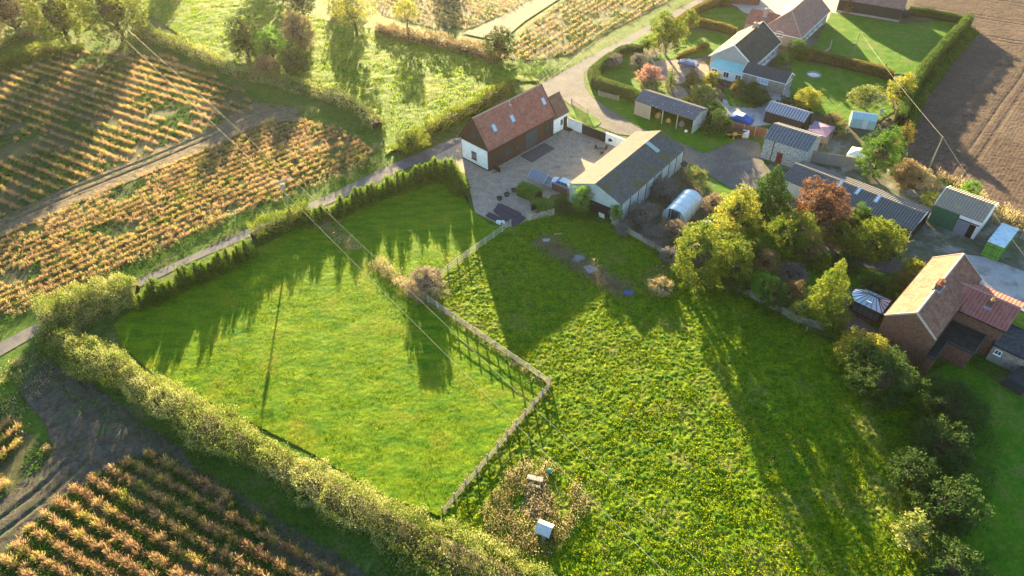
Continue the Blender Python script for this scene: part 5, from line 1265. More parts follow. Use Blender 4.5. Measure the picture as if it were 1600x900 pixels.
def conifer(name, px, base, top, wpx, mat, label, leaf=.24, seed=0, power=.8, tiers=None, dens=1.0):
    h = height_at(px, base, top); g = G(px, base); k = F_PX / (g - CAMV).dot(Vector((0, math.cos(PITCH), -math.sin(PITCH)))); r = wpx / 2 / k
    rng = np.random.default_rng(seed); root = empty(name, (g.x, g.y, 0), 0, label, 'conifer')
    tm = MB(); tm.tube([(0, 0, 0), (0, 0, h * .9)], [.2, .03], 6); tm.build('trunk', BARK, root)
    fast_quads('crown', conifer_quads(r, h, rng, leaf, dens, tiers, power)[:-48], mat, root, loc=(0, 0, .1))
conifer('conifer', 1196, 335, 256, 74, leafM('spruce_leaf', [(.025, .065, .015), (.05, .11, .02), (.10, .17, .04)], .25), 'broad green conifer at the end of the yard', seed=1, tiers=7, power=.9, leaf=.24, dens=2.6)
conifer('conifer', 1282, 500, 402, 74, LF_YG, 'golden green pointed conifer at the garden wall', seed=2, tiers=6, power=.85, leaf=.2, dens=1.5)
conifer('cypress', 1047, 138, 100, 15, LF_CON, 'narrow dark cypress on the front garden island', .2, 3, .35)
conifer('cypress', 1381, 112, 97, 7, LF_CON, 'tiny dark cypress spire on the long beech hedge', .2, 4, .6)
conifer('evergreen', 1120, 205, 168, 50, LF_DARK, 'dark evergreen at the right end of the cart shed', .24, 5, .6)
S_ = [
 ((1150, 300, 1185, 345), LF_YELLOW, 'tall yellow shrub against the broad conifer', .18),
 ((1120, 415, 1172, 462), LF_DARK, 'dark shrub filling the gap beside the big corner tree', .2),
 ((1160, 385, 1195, 415), LF_GREEN, 'green shrub below the spreading yellow green tree', .18),
 ((1190, 440, 1232, 492), LF_DARK, 'dim shrub behind the garden wall beside the light green shrub', .18),
 ((1225, 440, 1262, 475), LF_BROWN, 'brown shrub left of the golden conifer', .17),
 ((1232, 468, 1262, 502), LF_OLIVE, 'olive shrub hugging the garden wall left of the golden conifer', .17),
 ((1255, 395, 1300, 425), LF_YG, 'yellow green shrub between the garden trees', .18),
 ((1296, 395, 1345, 430), LF_DARK, 'dark shrub on the garden lawn near the drive', .18),
 ((1390, 425, 1425, 455), LF_BEECH, 'rusty shrub at the far left corner of the brick house', .17),
 ((1290, 345, 1330, 385), LF_YG, 'yellow green shrub under the copper tree', .18),
 ((1080, 420, 1125, 452), LF_DARK, 'dark undergrowth at the foot of the big corner tree', .2),
 ((1030, 385, 1062, 412), LF_GREYB, 'grey brush at the corner of the plot wall', .17),
 ((960, 345, 990, 368), LF_GREYB, 'grey brush at the near corner of the mossy shed', .17),
 ((1040, 300, 1062, 318), LF_GREYB, 'low grey shrub behind the mossy shed wall', .17),
 ((1285, 292, 1312, 312), LF_DARK, 'dark bush behind the copper tree', .17) if False else ((1395, 268, 1425, 292), LF_BROWN, 'brown brush behind the stable range', .17),
 ((1440, 300, 1475, 325), LF_OLIVE, 'olive brush in the rubble yard', .17),
 ((1300, 190, 1320, 212), LF_OLIVE, 'olive shrub at the left end of the greenhouse', .17),
 ((1140, 100, 1158, 116), LF_YG, 'small green shrub beside the sun room steps', .15) if False else ((1168, 128, 1186, 146), LF_YG, 'small green shrub below the wall trellis', .16),
 ((948, 84, 972, 104), LF_GREYB, 'grey shrub inside the curve of the clipped hedge', .17),
 ((1062, 150, 1092, 172), LF_YG, 'yellow green shrub above the cart shed roof', .17),
 ((1112, 180, 1138, 204), LF_GREEN, 'green shrub left of the covered car', .17),
 ((1248, 76, 1272, 94), LF_BEECH, 'rusty shrub at the corner of the long beech hedge', .17),
 ((1170, 425, 1228, 475), LF_BRIGHT, 'light green shrub in front of the garden wall', .17),
 ((1325, 322, 1362, 358), LF_GREEN, 'green bush beside the copper tree', .2),
 ((1310, 370, 1345, 402), LF_YELLOW, 'golden shrub on the drive edge', .18),
 ((1340, 425, 1400, 475), LF_DARK, 'dim shrub beside the conservatory', .2),
 ((1412, 404, 1450, 430), LF_YELLOW, 'bright yellow shrub at the far side of the brick house', .18),
 ((1180, 390, 1215, 430), LF_BROWN, 'purple brown shrub on the garden lawn', .17),
 ((1215, 410, 1262, 440), LF_GREYB, 'greyish shrub in the garden border', .17),
 ((1240, 372, 1290, 410), LF_BROWN, 'russet shrub on the garden lawn edge', .17),
 ((1105, 355, 1165, 400), LF_YG, 'yellow green shrub under the corner trees', .2),
 ((1140, 330, 1190, 380), LF_YG, 'leafy shrub at the foot of the broad conifer', .2),
 ((1074, 262, 1106, 290), LF_OLIVE, 'pale green shrub at the back of the vegetable plot', .17),
 ((1028, 342, 1082, 376), LF_TAN, 'pinkish grey shrub in front of the polytunnel', .17),
 ((1098, 302, 1130, 335), LF_TAN, 'pale pink shrub behind the polytunnel', .17),
 ((1000, 352, 1050, 385), LF_GREYB, 'grey shrub against the low plot wall', .17),
 ((985, 315, 1030, 350), LF_GREYB, 'grey shrubby mass between the shed and the polytunnel', .17),
 ((1015, 275, 1060, 310), LF_GREYB, 'grey shrub along the mossy shed wall', .17),
 ((1243, 138, 1284, 175), LF_YELLOW, 'vivid yellow shrub on the middle lawn', .2),
 ((1215, 150, 1245, 172), LF_DARK, 'dark clipped dome beside the paved patio', .2),
 ((1232, 62, 1262, 92), LF_GREEN, 'green shrub between the two bungalows', .2),
 ((1214, 84, 1232, 102), LF_BRIGHT, 'small rounded shrub beside the dark roofed bungalow', .17),
 ((1078, 132, 1118, 168), LF_OLIVE, 'spiky olive shrub behind the cart shed', .18),
 ((1070, 110, 1092, 136), LF_BEECH, 'bronze topped shrub on the drive corner', .17),
 ((1092, 160, 1135, 190), LF_GREEN, 'green shrub by the dark evergreen', .2),
 ((1140, 128, 1160, 150), LF_BEECH, 'small rusty shrub by the sun room', .16),
 ((1145, 124, 1166, 142), LF_YG, 'low green shrub under the sun room windows', .16),
 ((1160, 140, 1205, 162), LF_DARK, 'dark climbing shrub along the terrace edge', .18),
 ((1098, 112, 1124, 132), LF_YELLOW, 'pale gold shrubs at the sun room corner', .17),
 ((1000, 124, 1030, 142), LF_OLIVE, 'pale shrub below the pink tree', .17),
 ((1000, 58, 1026, 80), LF_CLIP, 'dark clipped dome beside the birch', .2),
 ((985, 84, 1010, 106), LF_GREYB, 'grey leaved shrub inside the lane hedge', .18),
 ((1320, 2, 1332, 22), LF_COPPER, 'tiny orange shrub beside the black barn', .17),
 ((1400, 195, 1425, 235), LF_BEECH, 'rusty shrub behind the dense evergreen', .2),
 ((1395, 250, 1440, 285), LF_BROWN, 'brown scrub at the corner of the ploughed field', .22),
 ((1420, 262, 1460, 295), LF_DRY, 'golden scrub round the foot of the field pole', .22),
 ((1502, 282, 1530, 312), LF_BRIGHT, 'bright green shrub behind the green and white barn', .2),
 ((1285, 178, 1320, 200), LF_BROWN, 'low brown shrub by the greenhouse', .17),
 ((895, 290, 925, 335), LF_BRIGHT, 'green ivy mound on the near gable of the mossy shed', .17),
 ((953, 318, 974, 348), LF_BRIGHT, 'green ivy clump on the near corner of the mossy shed', .17),
 ((866, 308, 892, 334), LF_DARK, 'dim shrub beside the white field gate', .17),
 ((620, 200, 668, 240), LF_YG, 'rounded golden bush at the end of the barn house hedge', .22),
 ((650, 480, 700, 500), LF_WEED, 'low green growth at the fence corner', .18) if False else ((1285, 500, 1315, 525), LF_GREEN, 'spiky green plant at the end of the garden wall', .18),
 ((1012, 432, 1052, 462), LF_DRY, 'dry weedy mound beside the pasture', .16),
]
for box, mt, lb, lf in S_: shrub('shrub', box, mt, lb, 'shrub', lf, 1.0, 4)
# trees just beyond the top of the view, whose shadows fall across the meadow and the field
gx = [G(a, b) for a, b in ((300, -60), (545, -48), (690, -42), (430, -55))]
for i, (x, y, h, r, lb) in enumerate(((gx[0].x, gx[0].y, 10, 4.5, 'tall tree beyond the top edge, over the first long meadow shadow'), (gx[1].x, gx[1].y, 10, 4, 'tall tree beyond the top edge, over the middle meadow shadow'), (gx[2].x, gx[2].y, 9, 4, 'tree beyond the top edge near the chalky path'), (gx[3].x, gx[3].y, 10, 4.5, 'tall tree beyond the top edge behind the dim group'), (-92, 206, 11, 5, 'tall tree beyond the top edge, far left'), (-60, 200, 12, 5, 'tall tree beyond the top edge above the meadow, left'), (-42, 196, 11, 4.5, 'tall tree beyond the top edge above the meadow, middle'), (-118, 196, 10, 5, 'tall tree beyond the top left corner'), (52, 205, 8, 4, 'tree beyond the top edge by the courtyard'))):
    root = empty('broadleaf_tree', (x, y, 0), 0, lb, 'tree'); rg = np.random.default_rng(i)
    trunk_mb(h * .5, .3, rg, .05, 5, r * .6, h * .9).build('trunk', BARK, root)
    fast_quads('crown', crown_quads(r, h * .42, rg, .6, .8), LF_YG, root, loc=(0, 0, h * .58))

# ---- weedy borders in the pasture and the dry corner with the coop
strip('weedy_border', [(838, 378), (870, 392), (905, 416), (940, 438), (978, 460)], 2.8, .6, 26, LF_TAN, 'dry weedy border running across the shaded pasture', 'weeds', 33)
strip('weedy_border', [(850, 376), (885, 398), (925, 424), (975, 456)], 2.2, .5, 12, LF_DRY, 'pale bleached stalks scattered along the weedy border', 'weeds', 50)
strip('dry_stems', [(922, 412), (938, 424)], 1.2, 1.5, 6, LF_DRY, 'tall pale dry stems in the middle of the weedy border', 'weeds', 44, leaf=.3)
edge('dry_grass', [(755, 800), (775, 752), (820, 722), (850, 718), (905, 760), (920, 790), (895, 830), (865, 870), (800, 872), (765, 850)], 13.0, LF_DRY, .75, 'tall bleached grass in the fenced corner round the coop', 'dry grass', 34, per=14, leaf=.22)
edge('tall_grass', [(1300, 690), (1350, 680), (1440, 680), (1450, 760), (1400, 900), (1330, 960), (1300, 900), (1330, 800)], 4.0, LF_YG, .7, 'golden scrubby grass between the pasture and the dark thicket', 'scrub', 37, per=12, leaf=.22)
edge('dry_grass', [(1000, 430), (1040, 410), (1062, 425), (1058, 455), (1020, 470), (1000, 455)], 7, LF_DRY, .5, 'dry weedy island of rubble on the pasture', 'weeds', 45, leaf=.2)
strip('shed_weeds', [(868, 335), (905, 338), (950, 350)], 1.8, .6, 14, LF_WEED, 'rank weeds along the near gable of the mossy shed', 'weeds', 48)
edge('dark_scrub', [(1400, 600), (1460, 590), (1540, 620), (1560, 700), (1540, 800), (1560, 930), (1440, 940), (1400, 860), (1440, 760), (1400, 700), (1370, 640)], 5.0, LF_DARK, 1.3, 'continuous dark scrub joining the trees of the right hand thicket', 'scrub', 49, per=14, leaf=.22, vert=False)
edge('plot_weeds', [(975, 345), (1060, 270), (1080, 262), (1112, 290), (1125, 320), (1100, 350), (1060, 395), (1000, 370)], 6.0, LF_GREYB, .6, 'grey brown weeds filling the vegetable plot', 'weeds', 38, leaf=.2, vert=False)
edge('garden_plants', [(1130, 380), (1200, 350), (1330, 420), (1400, 450), (1360, 480), (1290, 470), (1200, 450)], .8, LF_YG, .5, 'mixed low planting under the garden trees', 'garden plants', 39, leaf=.2, vert=False)
edge('leaf_litter', [(1080, 440), (1300, 515), (1310, 535), (1200, 500), (1085, 455)], 2.0, LF_BROWN, .3, 'brown litter and weeds along the foot of the garden wall', 'weeds', 40, leaf=.18, vert=False)
edge('yard_weeds', [(1400, 300), (1480, 310), (1460, 345), (1380, 320), (1300, 275), (1330, 270)], 1.8, LF_WEED, .4, 'weeds and rubble in the yard behind the stable range', 'weeds', 42, leaf=.2, vert=False)
edge('garden_plants', [(1040, 112), (1075, 120), (1100, 150), (1120, 165), (1100, 170), (1060, 150)], 1.6, LF_GREEN, .5, 'mixed planting behind the cart shed', 'garden plants', 43, leaf=.22, vert=False)

# ================================================================ FENCES, POLES, VEHICLES, SMALL THINGS
def rail_fence(name, px, h, label, mat, post_sp, rails=(0.35, 0.75, 1.12), group=None, cat='fence', pr=.14):
    P = [G(x, y) for x, y in px]; o = P[0]; root = empty(name, (o.x, o.y, 0), 0, label, cat, group)
    post = None; rail = None
    for p, q in zip(P[:-1], P[1:]):
        d = q - p; L = d.length; n = max(1, round(L / post_sp)); a = math.atan2(d.y, d.x)
        for i in range(n + (1 if q is P[-1] else 0)):
            c = p + d * (i / n) - o
            if post is None:
                m = MB(); m.box((0, 0, h / 2 + .05), (pr, pr, h + .25)); post = m.build('post', mat, root); ob = post
            else: ob = post.copy(); COL.objects.link(ob); ob.parent = root
            ob.location = (c.x, c.y, 0); ob.rotation_euler = (0, 0, a)
        for z in rails:
            m = MB(); s_ = Vector((-d.y, d.x, 0)).normalized() * .08
            m.bar((p.x - o.x + s_.x, p.y - o.y + s_.y, z * h / 1.2), (q.x - o.x + s_.x, q.y - o.y + s_.y, z * h / 1.2), .05, .10); m.build('rail', mat, root)
    return root
rail_fence('post_and_rail_fence', [(656, 464), (860, 604)], 1.25, 'long post and rail fence between the paddock and the pasture', RAIL, 1.8)
rail_fence('post_and_rail_fence', [(860, 604), (778, 702), (692, 804)], 1.25, 'post and rail fence running from the fence corner down to the olive hedge', WOOD_GREY, 1.9)
rail_fence('post_and_rail_fence', [(664, 458), (700, 425), (745, 392), (798, 354)], 1.25, 'pale post and rail fence from the twiggy shrub up to the courtyard', RAIL, 1.85)
def gate(name, p0, p1, h, label, mat):
    P, Q = G(*p0), G(*p1); d = Q - P; L = d.length; root = empty(name, P, math.atan2(d.y, d.x), label, 'gate')
    for x in (0, L): m = MB(); m.box((x, 0, h / 2 + .08), (.16, .16, h + .16)); m.build('post', mat, root)
    m = MB(); n = 5
    for i in range(n): m.box((L / 2, 0, .2 + i * (h - .25) / (n - 1)), (L - .2, .05, .09))
    for x in (.15, L - .15, L / 2): m.box((x, .03, h / 2), (.09, .05, h - .15))
    m.bar((.2, -.04, .2), (L / 2, -.04, h - .1), .04, .09); m.bar((L - .2, -.04, .2), (L / 2, -.04, h - .1), .04, .09)
    m.build('leaf', mat, root); return root
gate('field_gate', (829, 345), (865, 337), 1.25, 'pale five barred field gate below the bright clipped hedge', RAIL)
gate('field_gate', (823, 343), (827.5, 346), 1.25, 'narrow pale side gate beside the five barred field gate', RAIL)
gate('field_gate', (893, 163), (918, 180), 1.2, 'timber five barred gate on the grass triangle by the junction', WOOD_GREY)
gate('field_gate', (935, 150), (966, 158), 1.1, 'low weathered gate on the verge by the cart shed', WOOD_GREY)
rail_fence('netting_fence', [(1060, 80), (1048, 68)], 1.0, 'short timber fence by the birch', WOOD_GREY, 1.5) if False else None
# tarred timber beside the courtyard entrance
wall_run('low_boarded_fence', [(723, 276), (731, 318)], 1.0, .12, BLACKT, 'low dark boarded fence beside the courtyard entrance', 'fence')
# garden wall below the trees
wall_run('garden_wall', [(956, 350), (985, 368), (1056, 408)], .9, .28, WOOD_GREY, 'low brown wall along the front of the vegetable plot', cap=M('wall_cap', (.30, .25, .20), (.22, .18, .14), 3))
wall_run('garden_wall', [(1128, 440), (1180, 468), (1240, 500), (1298, 520)], .9, .3, M('grey_wall', (.30, .28, .25), (.18, .17, .14), 2), 'long grey weathered wall between the garden trees and the pasture', cap=M('wall_cap2', (.34, .32, .28), (.26, .24, .2), 3))
wall_run('garden_wall', [(1288, 84), (1296, 78), (1299, 66)], .6, .25, BUFFB, 'low brick wall round the terrace of the long bungalow')
wall_run('garden_wall', [(1015, 92), (1022, 104), (1030, 116)], .6, .3, M('pinkish_stone', (.40, .32, .27), (.3, .24, .2), 2), 'low pinkish stone wall beside the drive of the blue car')
wall_run('retaining_wall', [(1105, 126), (1140, 138), (1165, 148), (1200, 160)], .6, .25, REDB, 'low brick wall in front of the sun room bungalow')
wall_run('yard_wall', [(1255, 262), (1290, 280), (1318, 288)], 1.0, .3, M('mossy_wall', (.2, .2, .17), (.1, .12, .05), 2), 'mossy wall behind the stable range')

# power pole with cross arm and wires
def pole(px, py, h, label, arm=None, name='power_pole', r=.14, box=False):
    g = G(px, py); root = empty(name, (g.x, g.y, 0), 0, label, 'pole')
    m = MB(); m.tube([(0, 0, 0), (0, 0, h)], [r, r * .7], 8); m.build('pole_shaft', M('pole_timber', (.22, .21, .15), (.15, .14, .1), 4), root)
    if arm:
        a, b = arm; m = MB(); m.bar(a, b, .12, .12); m.build('crossarm', WOOD_GREY, root)
        for e in (a, b, [(u + v) / 2 for u, v in zip(a, b)]):
            m = MB(); m.lathe([(.05, 0), (.09, .08), (.05, .14), (.08, .2), (.0, .26)], (e[0], e[1], e[2] + .06), 8); m.build('insulator', METAL, root)
    if box:
        m = MB(); m.box((.05, -.28, h - .95), (.5, .4, .7)); m.tube([(-.12, -.28, h - .6), (-.12, -.28, h - .35)], .05, 6); m.tube([(.2, -.28, h - .6), (.2, -.28, h - .35)], .05, 6); m.build('transformer', METAL, root)
    return root, g
hp = 7.5
pa_, gp_ = G(428.5, 286, hp), G(457, 343)
e0 = G(428.5, 285.5, hp); e1 = G(453.5, 277.5, hp)
pole(457, 343, hp, 'timber power pole with cross arm and transformer beside the lane', ((e0.x - gp_.x, e0.y - gp_.y, hp - .06), (e1.x - gp_.x, e1.y - gp_.y, hp - .06)), box=True)
CABLE = M('cable', (.33, .31, .26), rough=.5)
def wire(P, Q, sag, label, r=.013, cat='cable', name='overhead_wire'):
    P, Q = Vector(P), Vector(Q); n = 16; m = MB()
    m.tube([P.lerp(Q, i / n) - Vector((0, 0, sag * 4 * (i / n) * (1 - i / n))) - P for i in range(n + 1)], r, 5)
    return tag(m.build(name, CABLE, loc=P), label, cat)
hz = hp + .2
wire(G(130, 0, hz) + (G(130, 0, hz) - e0) * .1, (e0.x, e0.y, hz), .0, 'left overhead wire crossing the upper left field to the power pole')
wire(G(160, 10, hz) + (G(160, 10, hz) - e1) * .1, (e1.x, e1.y, hz), .0, 'right overhead wire crossing the upper left field to the power pole')
wire((e0.x, e0.y, hz), G(835, 690, hz) + (G(835, 690, hz) - e0) * .5, .3, 'lower overhead wire crossing the paddock from the power pole')
wire((e1.x, e1.y, hz), G(845, 645, hz) + (G(845, 645, hz) - e1) * .5, .3, 'upper overhead wire crossing the paddock from the power pole')
_, g1 = pole(1331, 92, 5.8, 'thin grey pole standing by the long beech hedge', r=.10)
_, g2 = pole(1446, 276, 7.6, 'timber pole at the edge of the ploughed field', r=.13)
t1 = Vector((g1.x, g1.y, 5.7)); t2 = Vector((g2.x, g2.y, 7.5))
wire(G(1346, 53, 5.7), t2, .4, 'overhead cable from the garden pole to the field pole', .012)
wire(t2, G(1610, 412, 4.5), .3, 'overhead cable from the field pole towards the lower right', .012)
wire(G(1041, 5, 6), G(1082, 74, 4), .2, 'thin cable descending across the birch to the front lawn', .012)
wire(G(854, 127, .5), G(937, 58, 6), .0, 'thin pole stay beside the lane at the junction', .012)

# cars
def car(name, px, py, rz, paint, label, L=4.3, W=1.8, H=1.5, estate=True):
    g = G(px, py); root = empty(name, (g.x, g.y, 0), rz, label, 'car')
    prof = [(-L / 2, .35), (-L / 2 + .02, .75), (-L / 2 + .12, .95), (-L / 2 + .95, 1.02), (-L / 2 + 1.0, 1.0), (L / 2 - .15, .98), (L / 2, .8), (L / 2, .35)]
    def loft(prof, w0, w1=None, ins=.0):
        bm_ = MB(); k = len(prof)
        V = [(x, -w0 / 2, z) for x, z in prof] + [(x, w0 / 2, z) for x, z in prof]
        bm_.add(V, [tuple(range(k)), tuple(range(2 * k - 1, k - 1, -1))] + [(i, i + k, (i + 1) % k + k, (i + 1) % k) for i in range(k)]); return bm_
    b = loft(prof, W); body = b.build('body', paint, root)
    mod = body.modifiers.new('b', 'BEVEL'); mod.width = .07; mod.segments = 2
    xr = L / 2 - .25 if estate else L / 2 - .8
    cab = MB(); z0, z1 = .98, H; a = [(-L / 2 + 1.0, z0), (-L / 2 + 1.75, z1 - .06), (xr - .35, z1 - .08), (xr, z0)]
    w0, w1 = W * .92, W * .74
    V = [(a[0][0], -w0 / 2, z0), (a[1][0], -w1 / 2, a[1][1]), (a[2][0], -w1 / 2, a[2][1]), (a[3][0], -w0 / 2, z0)]; V += [(x, -y, z) for x, y, z in V]
    cab.add(V, [(3, 2, 1, 0), (4, 5, 6, 7), (0, 1, 5, 4), (2, 3, 7, 6), (1, 2, 6, 5)]); cab.build('windows', GLASS, root)
    r = MB(); r.box(((a[1][0] + a[2][0]) / 2, 0, H - .055), (a[2][0] - a[1][0] + .12, w1 + .03, .06)); 
    for sx in (a[1], a[2], (0.2, 0)):
        for k in (-1, 1):
            if sx[1]: r.bar((sx[0], k * w1 / 2, H - .06), ((a[0][0] if sx is a[1] else a[3][0]), k * w0 / 2, z0), .07, .07)
            else: r.bar((.15, k * w1 / 2, H - .06), (.15, k * w0 / 2 * 1.01, z0), .07, .07)
    ro = r.build('roof', paint, root); md = ro.modifiers.new('b', 'BEVEL'); md.width = .02
    for x in (-L / 2 + .8, L / 2 - .8):
        for k in (-1, 1):
            w = MB(); w.tube([(x, k * (W / 2 - .18), .32), (x, k * (W / 2 + .02), .32)], .32, 14); wo = w.build('wheel', M('tyre_rubber', (.02, .02, .02)), root)
            rm = MB(); rm.tube([(x, k * (W / 2 + .0), .32), (x, k * (W / 2 + .03), .32)], .19, 10); rm.build('rim', METAL, wo)
    for k in (-1, 1):
        h_ = MB(); h_.box((-L / 2 - .0, k * W * .36, .72), (.08, .35, .16)); h_.build('headlight', M('lamp_lens', (.7, .72, .74), rough=.2), root)
        h_ = MB(); h_.box((L / 2 - .0, k * W * .4, .75), (.08, .2, .22)); h_.build('tail_light', M('tail_lens', (.35, .02, .02), rough=.3), root)
        h_ = MB(); h_.box((-L / 2 + 1.25, k * (W / 2 + .1), 1.0), (.14, .16, .12)); h_.build('wing_mirror', paint, root)
    h_ = MB(); h_.box((-L / 2 - .03, 0, .5), (.04, .52, .12)); h_.build('number_plate', WHITE, root)
    return root
PB = M('blue_car_paint', (.05, .10, .24), rough=.25, spec=.8); PD = M('pale_blue_car_paint', (.20, .32, .45), rough=.2, spec=.9)
a_, b_ = G(1058, 97), G(1092, 106)
car('parked_car', 1075, 104, math.atan2((b_ - a_).y, (b_ - a_).x), PB, 'dark blue estate car parked on the drive beside the birch')
car('parked_car', 878, 292, math.atan2(-.6, .8), PD, 'pale blue car parked beside the near end of the mossy shed', L=4.0)
# covered car
g = G(1157, 190); root = empty('covered_car', (g.x, g.y, 0), math.atan2(-.62, .78), 'car under a blue and white cover behind the brown fence', 'car')
m = MB(); pr = [(-2.2, .1), (-2.2, .8), (-1.3, 1.0), (-.7, 1.5), (.6, 1.5), (1.4, 1.05), (2.2, .85), (2.2, .1)]; k = len(pr)
V = [(x, -.95 if z < 1.1 else -.7, z) for x, z in pr] + [(x, .95 if z < 1.1 else .7, z) for x, z in pr]
m.add(V, [tuple(range(k)), tuple(range(2 * k - 1, k - 1, -1))] + [(i, i + k, (i + 1) % k + k, (i + 1) % k) for i in range(k)])
o = m.build('cover', M('blue_cover', (.03, .09, .33), (.04, .12, .38), 2), root); o.modifiers.new('b', 'BEVEL').width = .12
m = MB(); m.box((-.5, 0, 1.5), (1.9, 1.45, .05)); m.build('cover_panel', M('pale_cover', (.55, .57, .62)), root)
# trailer and tank by the fence
g = G(1148, 214); root = empty('yellow_trailer', (g.x, g.y, 0), -.1, 'yellow framed trailer with dark load in front of the brown fence', 'trailer')
YEL = M('yellow_paint', (.5, .36, .08), (.35, .25, .08), 3)
m = MB(); m.box((0, 0, .75), (3.4, .9, .12)); [m.box((x, 0, .6), (.1, 1.5, .1)) for x in (-1.2, 0, 1.2)]; m.build('frame', YEL, root)
m = MB(); m.box((0, 0, 1.0), (3.3, .7, .35)); m.build('load', BLACKT, root)
m = MB(); m.box((-.2, -.5, .9), (.7, .1, .6)); m.box((-.2, -.56, .9), (.35, .05, .3)); m.build('number_board', YEL, root)
for x in (-.7, .7):
    for k in (-1, 1): m = MB(); m.tube([(x, k * .62, .32), (x, k * .82, .32)], .32, 12); m.build('wheel', M('trailer_tyre', (.02, .02, .02)), root)
g = G(1164, 214); root = empty('water_tank', (g.x, g.y, 0), -.3, 'white cube water tank in a cage in front of the brown fence', 'tank')
m = MB(); m.box((0, 0, .66), (1.1, 1.1, .98)); m.build('tank_body', M('white_plastic', (.62, .68, .70), rough=.4), root)
m = MB()
for i in range(5):
    for k in (-1, 1): m.box((-.5 + i * .25, k * .57, .65), (.03, .03, 1.05)); m.box((k * .57, -.5 + i * .25, .65), (.03, .03, 1.05))
for z in (.2, .65, 1.12):
    for k in (-1, 1): m.box((0, k * .575, z), (1.18, .03, .03)); m.box((k * .575, 0, z), (.03, 1.18, .03))
m.box((0, 0, .08), (1.15, 1.15, .14)); m.build('cage', METAL, root)
m = MB(); m.lathe([(.18, 0), (.18, .08), (0, .1)], (0, 0, 1.15), 12); m.build('cap', M('red_cap', (.3, .05, .04)), root)
m = MB(); m.lathe([(.2, 0), (.17, .05), (.06, .7), (.0, .74)], n=10); g = G(1145.5, 218); tag(m.build('traffic_cone', M('orange_cone', (.5, .16, .07)), loc=g), 'faded orange cone in front of the yellow trailer', 'cone')

# shipping container
c0, c1, c3 = G(1543.2, 376.7, 2.6), G(1569.8, 387.3, 2.6), G(1566.2, 348.2, 2.6)
az = math.atan2((c3 - c0).y, (c3 - c0).x); Lc, Wc = (c3 - c0).length, (c1 - c0).length
root = empty('shipping_container', ((c1 + c3) / 2).xy.to_3d(), az, 'green shipping container with a pale blue sheeted top', 'container')
m = MB(); m.box((0, 0, 1.3), (Lc, Wc, 2.5))
for i in range(int(Lc / .3)):
    for k in (-1, 1): m.box((-Lc / 2 + .2 + i * .3, k * Wc / 2, 1.3), (.13, .08, 2.3))
m.build('body', M('green_container_paint', (.10, .26, .05), (.07, .19, .04), 2), root)
m = MB()
for k in (-1, 1): m.box((-Lc / 2 - .03, k * Wc / 4, 1.3), (.06, Wc / 2 - .1, 2.3))
d_ = m.build('door', M('green_door_paint', (.16, .36, .06), (.12, .28, .05), 2), root)
m = MB()
for y in (-.75, -.3, .3, .75): m.tube([(-Lc / 2 - .1, y, .25), (-Lc / 2 - .1, y, 2.4)], .03, 5)
m.box((-Lc / 2 - .08, 0, 1.3), (.05, .08, 2.35)); m.box((-Lc / 2 - .08, 0, 2.0), (.05, Wc - .2, .06)); m.box((-Lc / 2 - .08, 0, .7), (.05, Wc - .2, .06)); m.build('lock_bars', M('dark_green_bar', (.04, .12, .03)), d_)
m = MB(); m.box((0, 0, 2.58), (Lc + .03, Wc + .04, .06))
for i in range(int(Lc / .3)): m.box((-Lc / 2 + .2 + i * .3, 0, 2.62), (.12, Wc - .1, .05))
m.build('roof_sheet', M('pale_blue_sheet', (.42, .56, .62), (.55, .66, .70), 3, c3=(.32, .42, .45), s3=1.5, rough=.5), root)

# polytunnel
g0, g1_ = G(1056, 338), G(1080, 312); d = g1_ - g0; az = math.atan2(d.y, d.x); Lp = 6.4; Rp = 1.95
c = G(1066, 330); root = empty('polytunnel', (c.x, c.y, 0), az, 'rounded polytunnel with blue white translucent cover', 'polytunnel')
def arch(x, r, n=12): return [(x, r * math.cos(math.pi * i / n), .25 + r * 1.02 * math.sin(math.pi * i / n) ** .9 if 0 < i < n else 0.02) for i in range(n + 1)]
m = MB(); xs = [-Lp / 2 + Lp * i / 4 for i in range(5)]; V = []; Fc = []
for x in xs: V += arch(x, Rp)
for i in range(4):
    for j in range(12): Fc.append((i * 13 + j, i * 13 + j + 1, (i + 1) * 13 + j + 1, (i + 1) * 13 + j))
m.add(V, Fc); m.add(arch(Lp / 2 - .01, Rp), [tuple(range(13))])
POLY = M('tunnel_film', (.42, .54, .60), (.50, .60, .64), 1, rough=.18, spec=.9); m.build('cover', POLY, root, smooth=False)
m = MB()
for x in xs: m.tube(arch(x, Rp + .03), .045, 5)
m.tube([(-Lp / 2, 0, Rp * 1.02 + .28), (Lp / 2, 0, Rp * 1.02 + .28)], .035, 5); m.build('hoops', M('white_hoop', (.7, .74, .74)), root)
m = MB(); A_ = arch(-Lp / 2 + .02, Rp - .03); m.add(A_[:5] + [(A_[4][0], A_[4][1], .02)], [tuple(range(6))]); m.build('end_panel', POLY, root); m = MB(); m.add(A_[8:] + [(A_[8][0], A_[8][1], .02)], [tuple([5, 0, 1, 2, 3, 4])]); m.build('end_panel', POLY, root)
m = MB(); m.box((-Lp / 2 - .02, -.1, 1.1), (.05, 1.1, 2.0)); m.build('doorway', M('tunnel_gloom', (.05, .07, .09)), root)  # dark panel paints the shade seen through the tunnel entrance
m = MB(); m.bar((-Lp / 2 - .04, -.75, 0), (-Lp / 2 - .04, -.75, 2.1), .06, .06); m.bar((-Lp / 2 - .04, .6, 0), (-Lp / 2 - .04, .6, 2.1), .06, .06); m.bar((-Lp / 2 - .04, -.75, 2.1), (-Lp / 2 - .04, .6, 2.1), .06, .06); m.build('door_frame', WHITE, root)
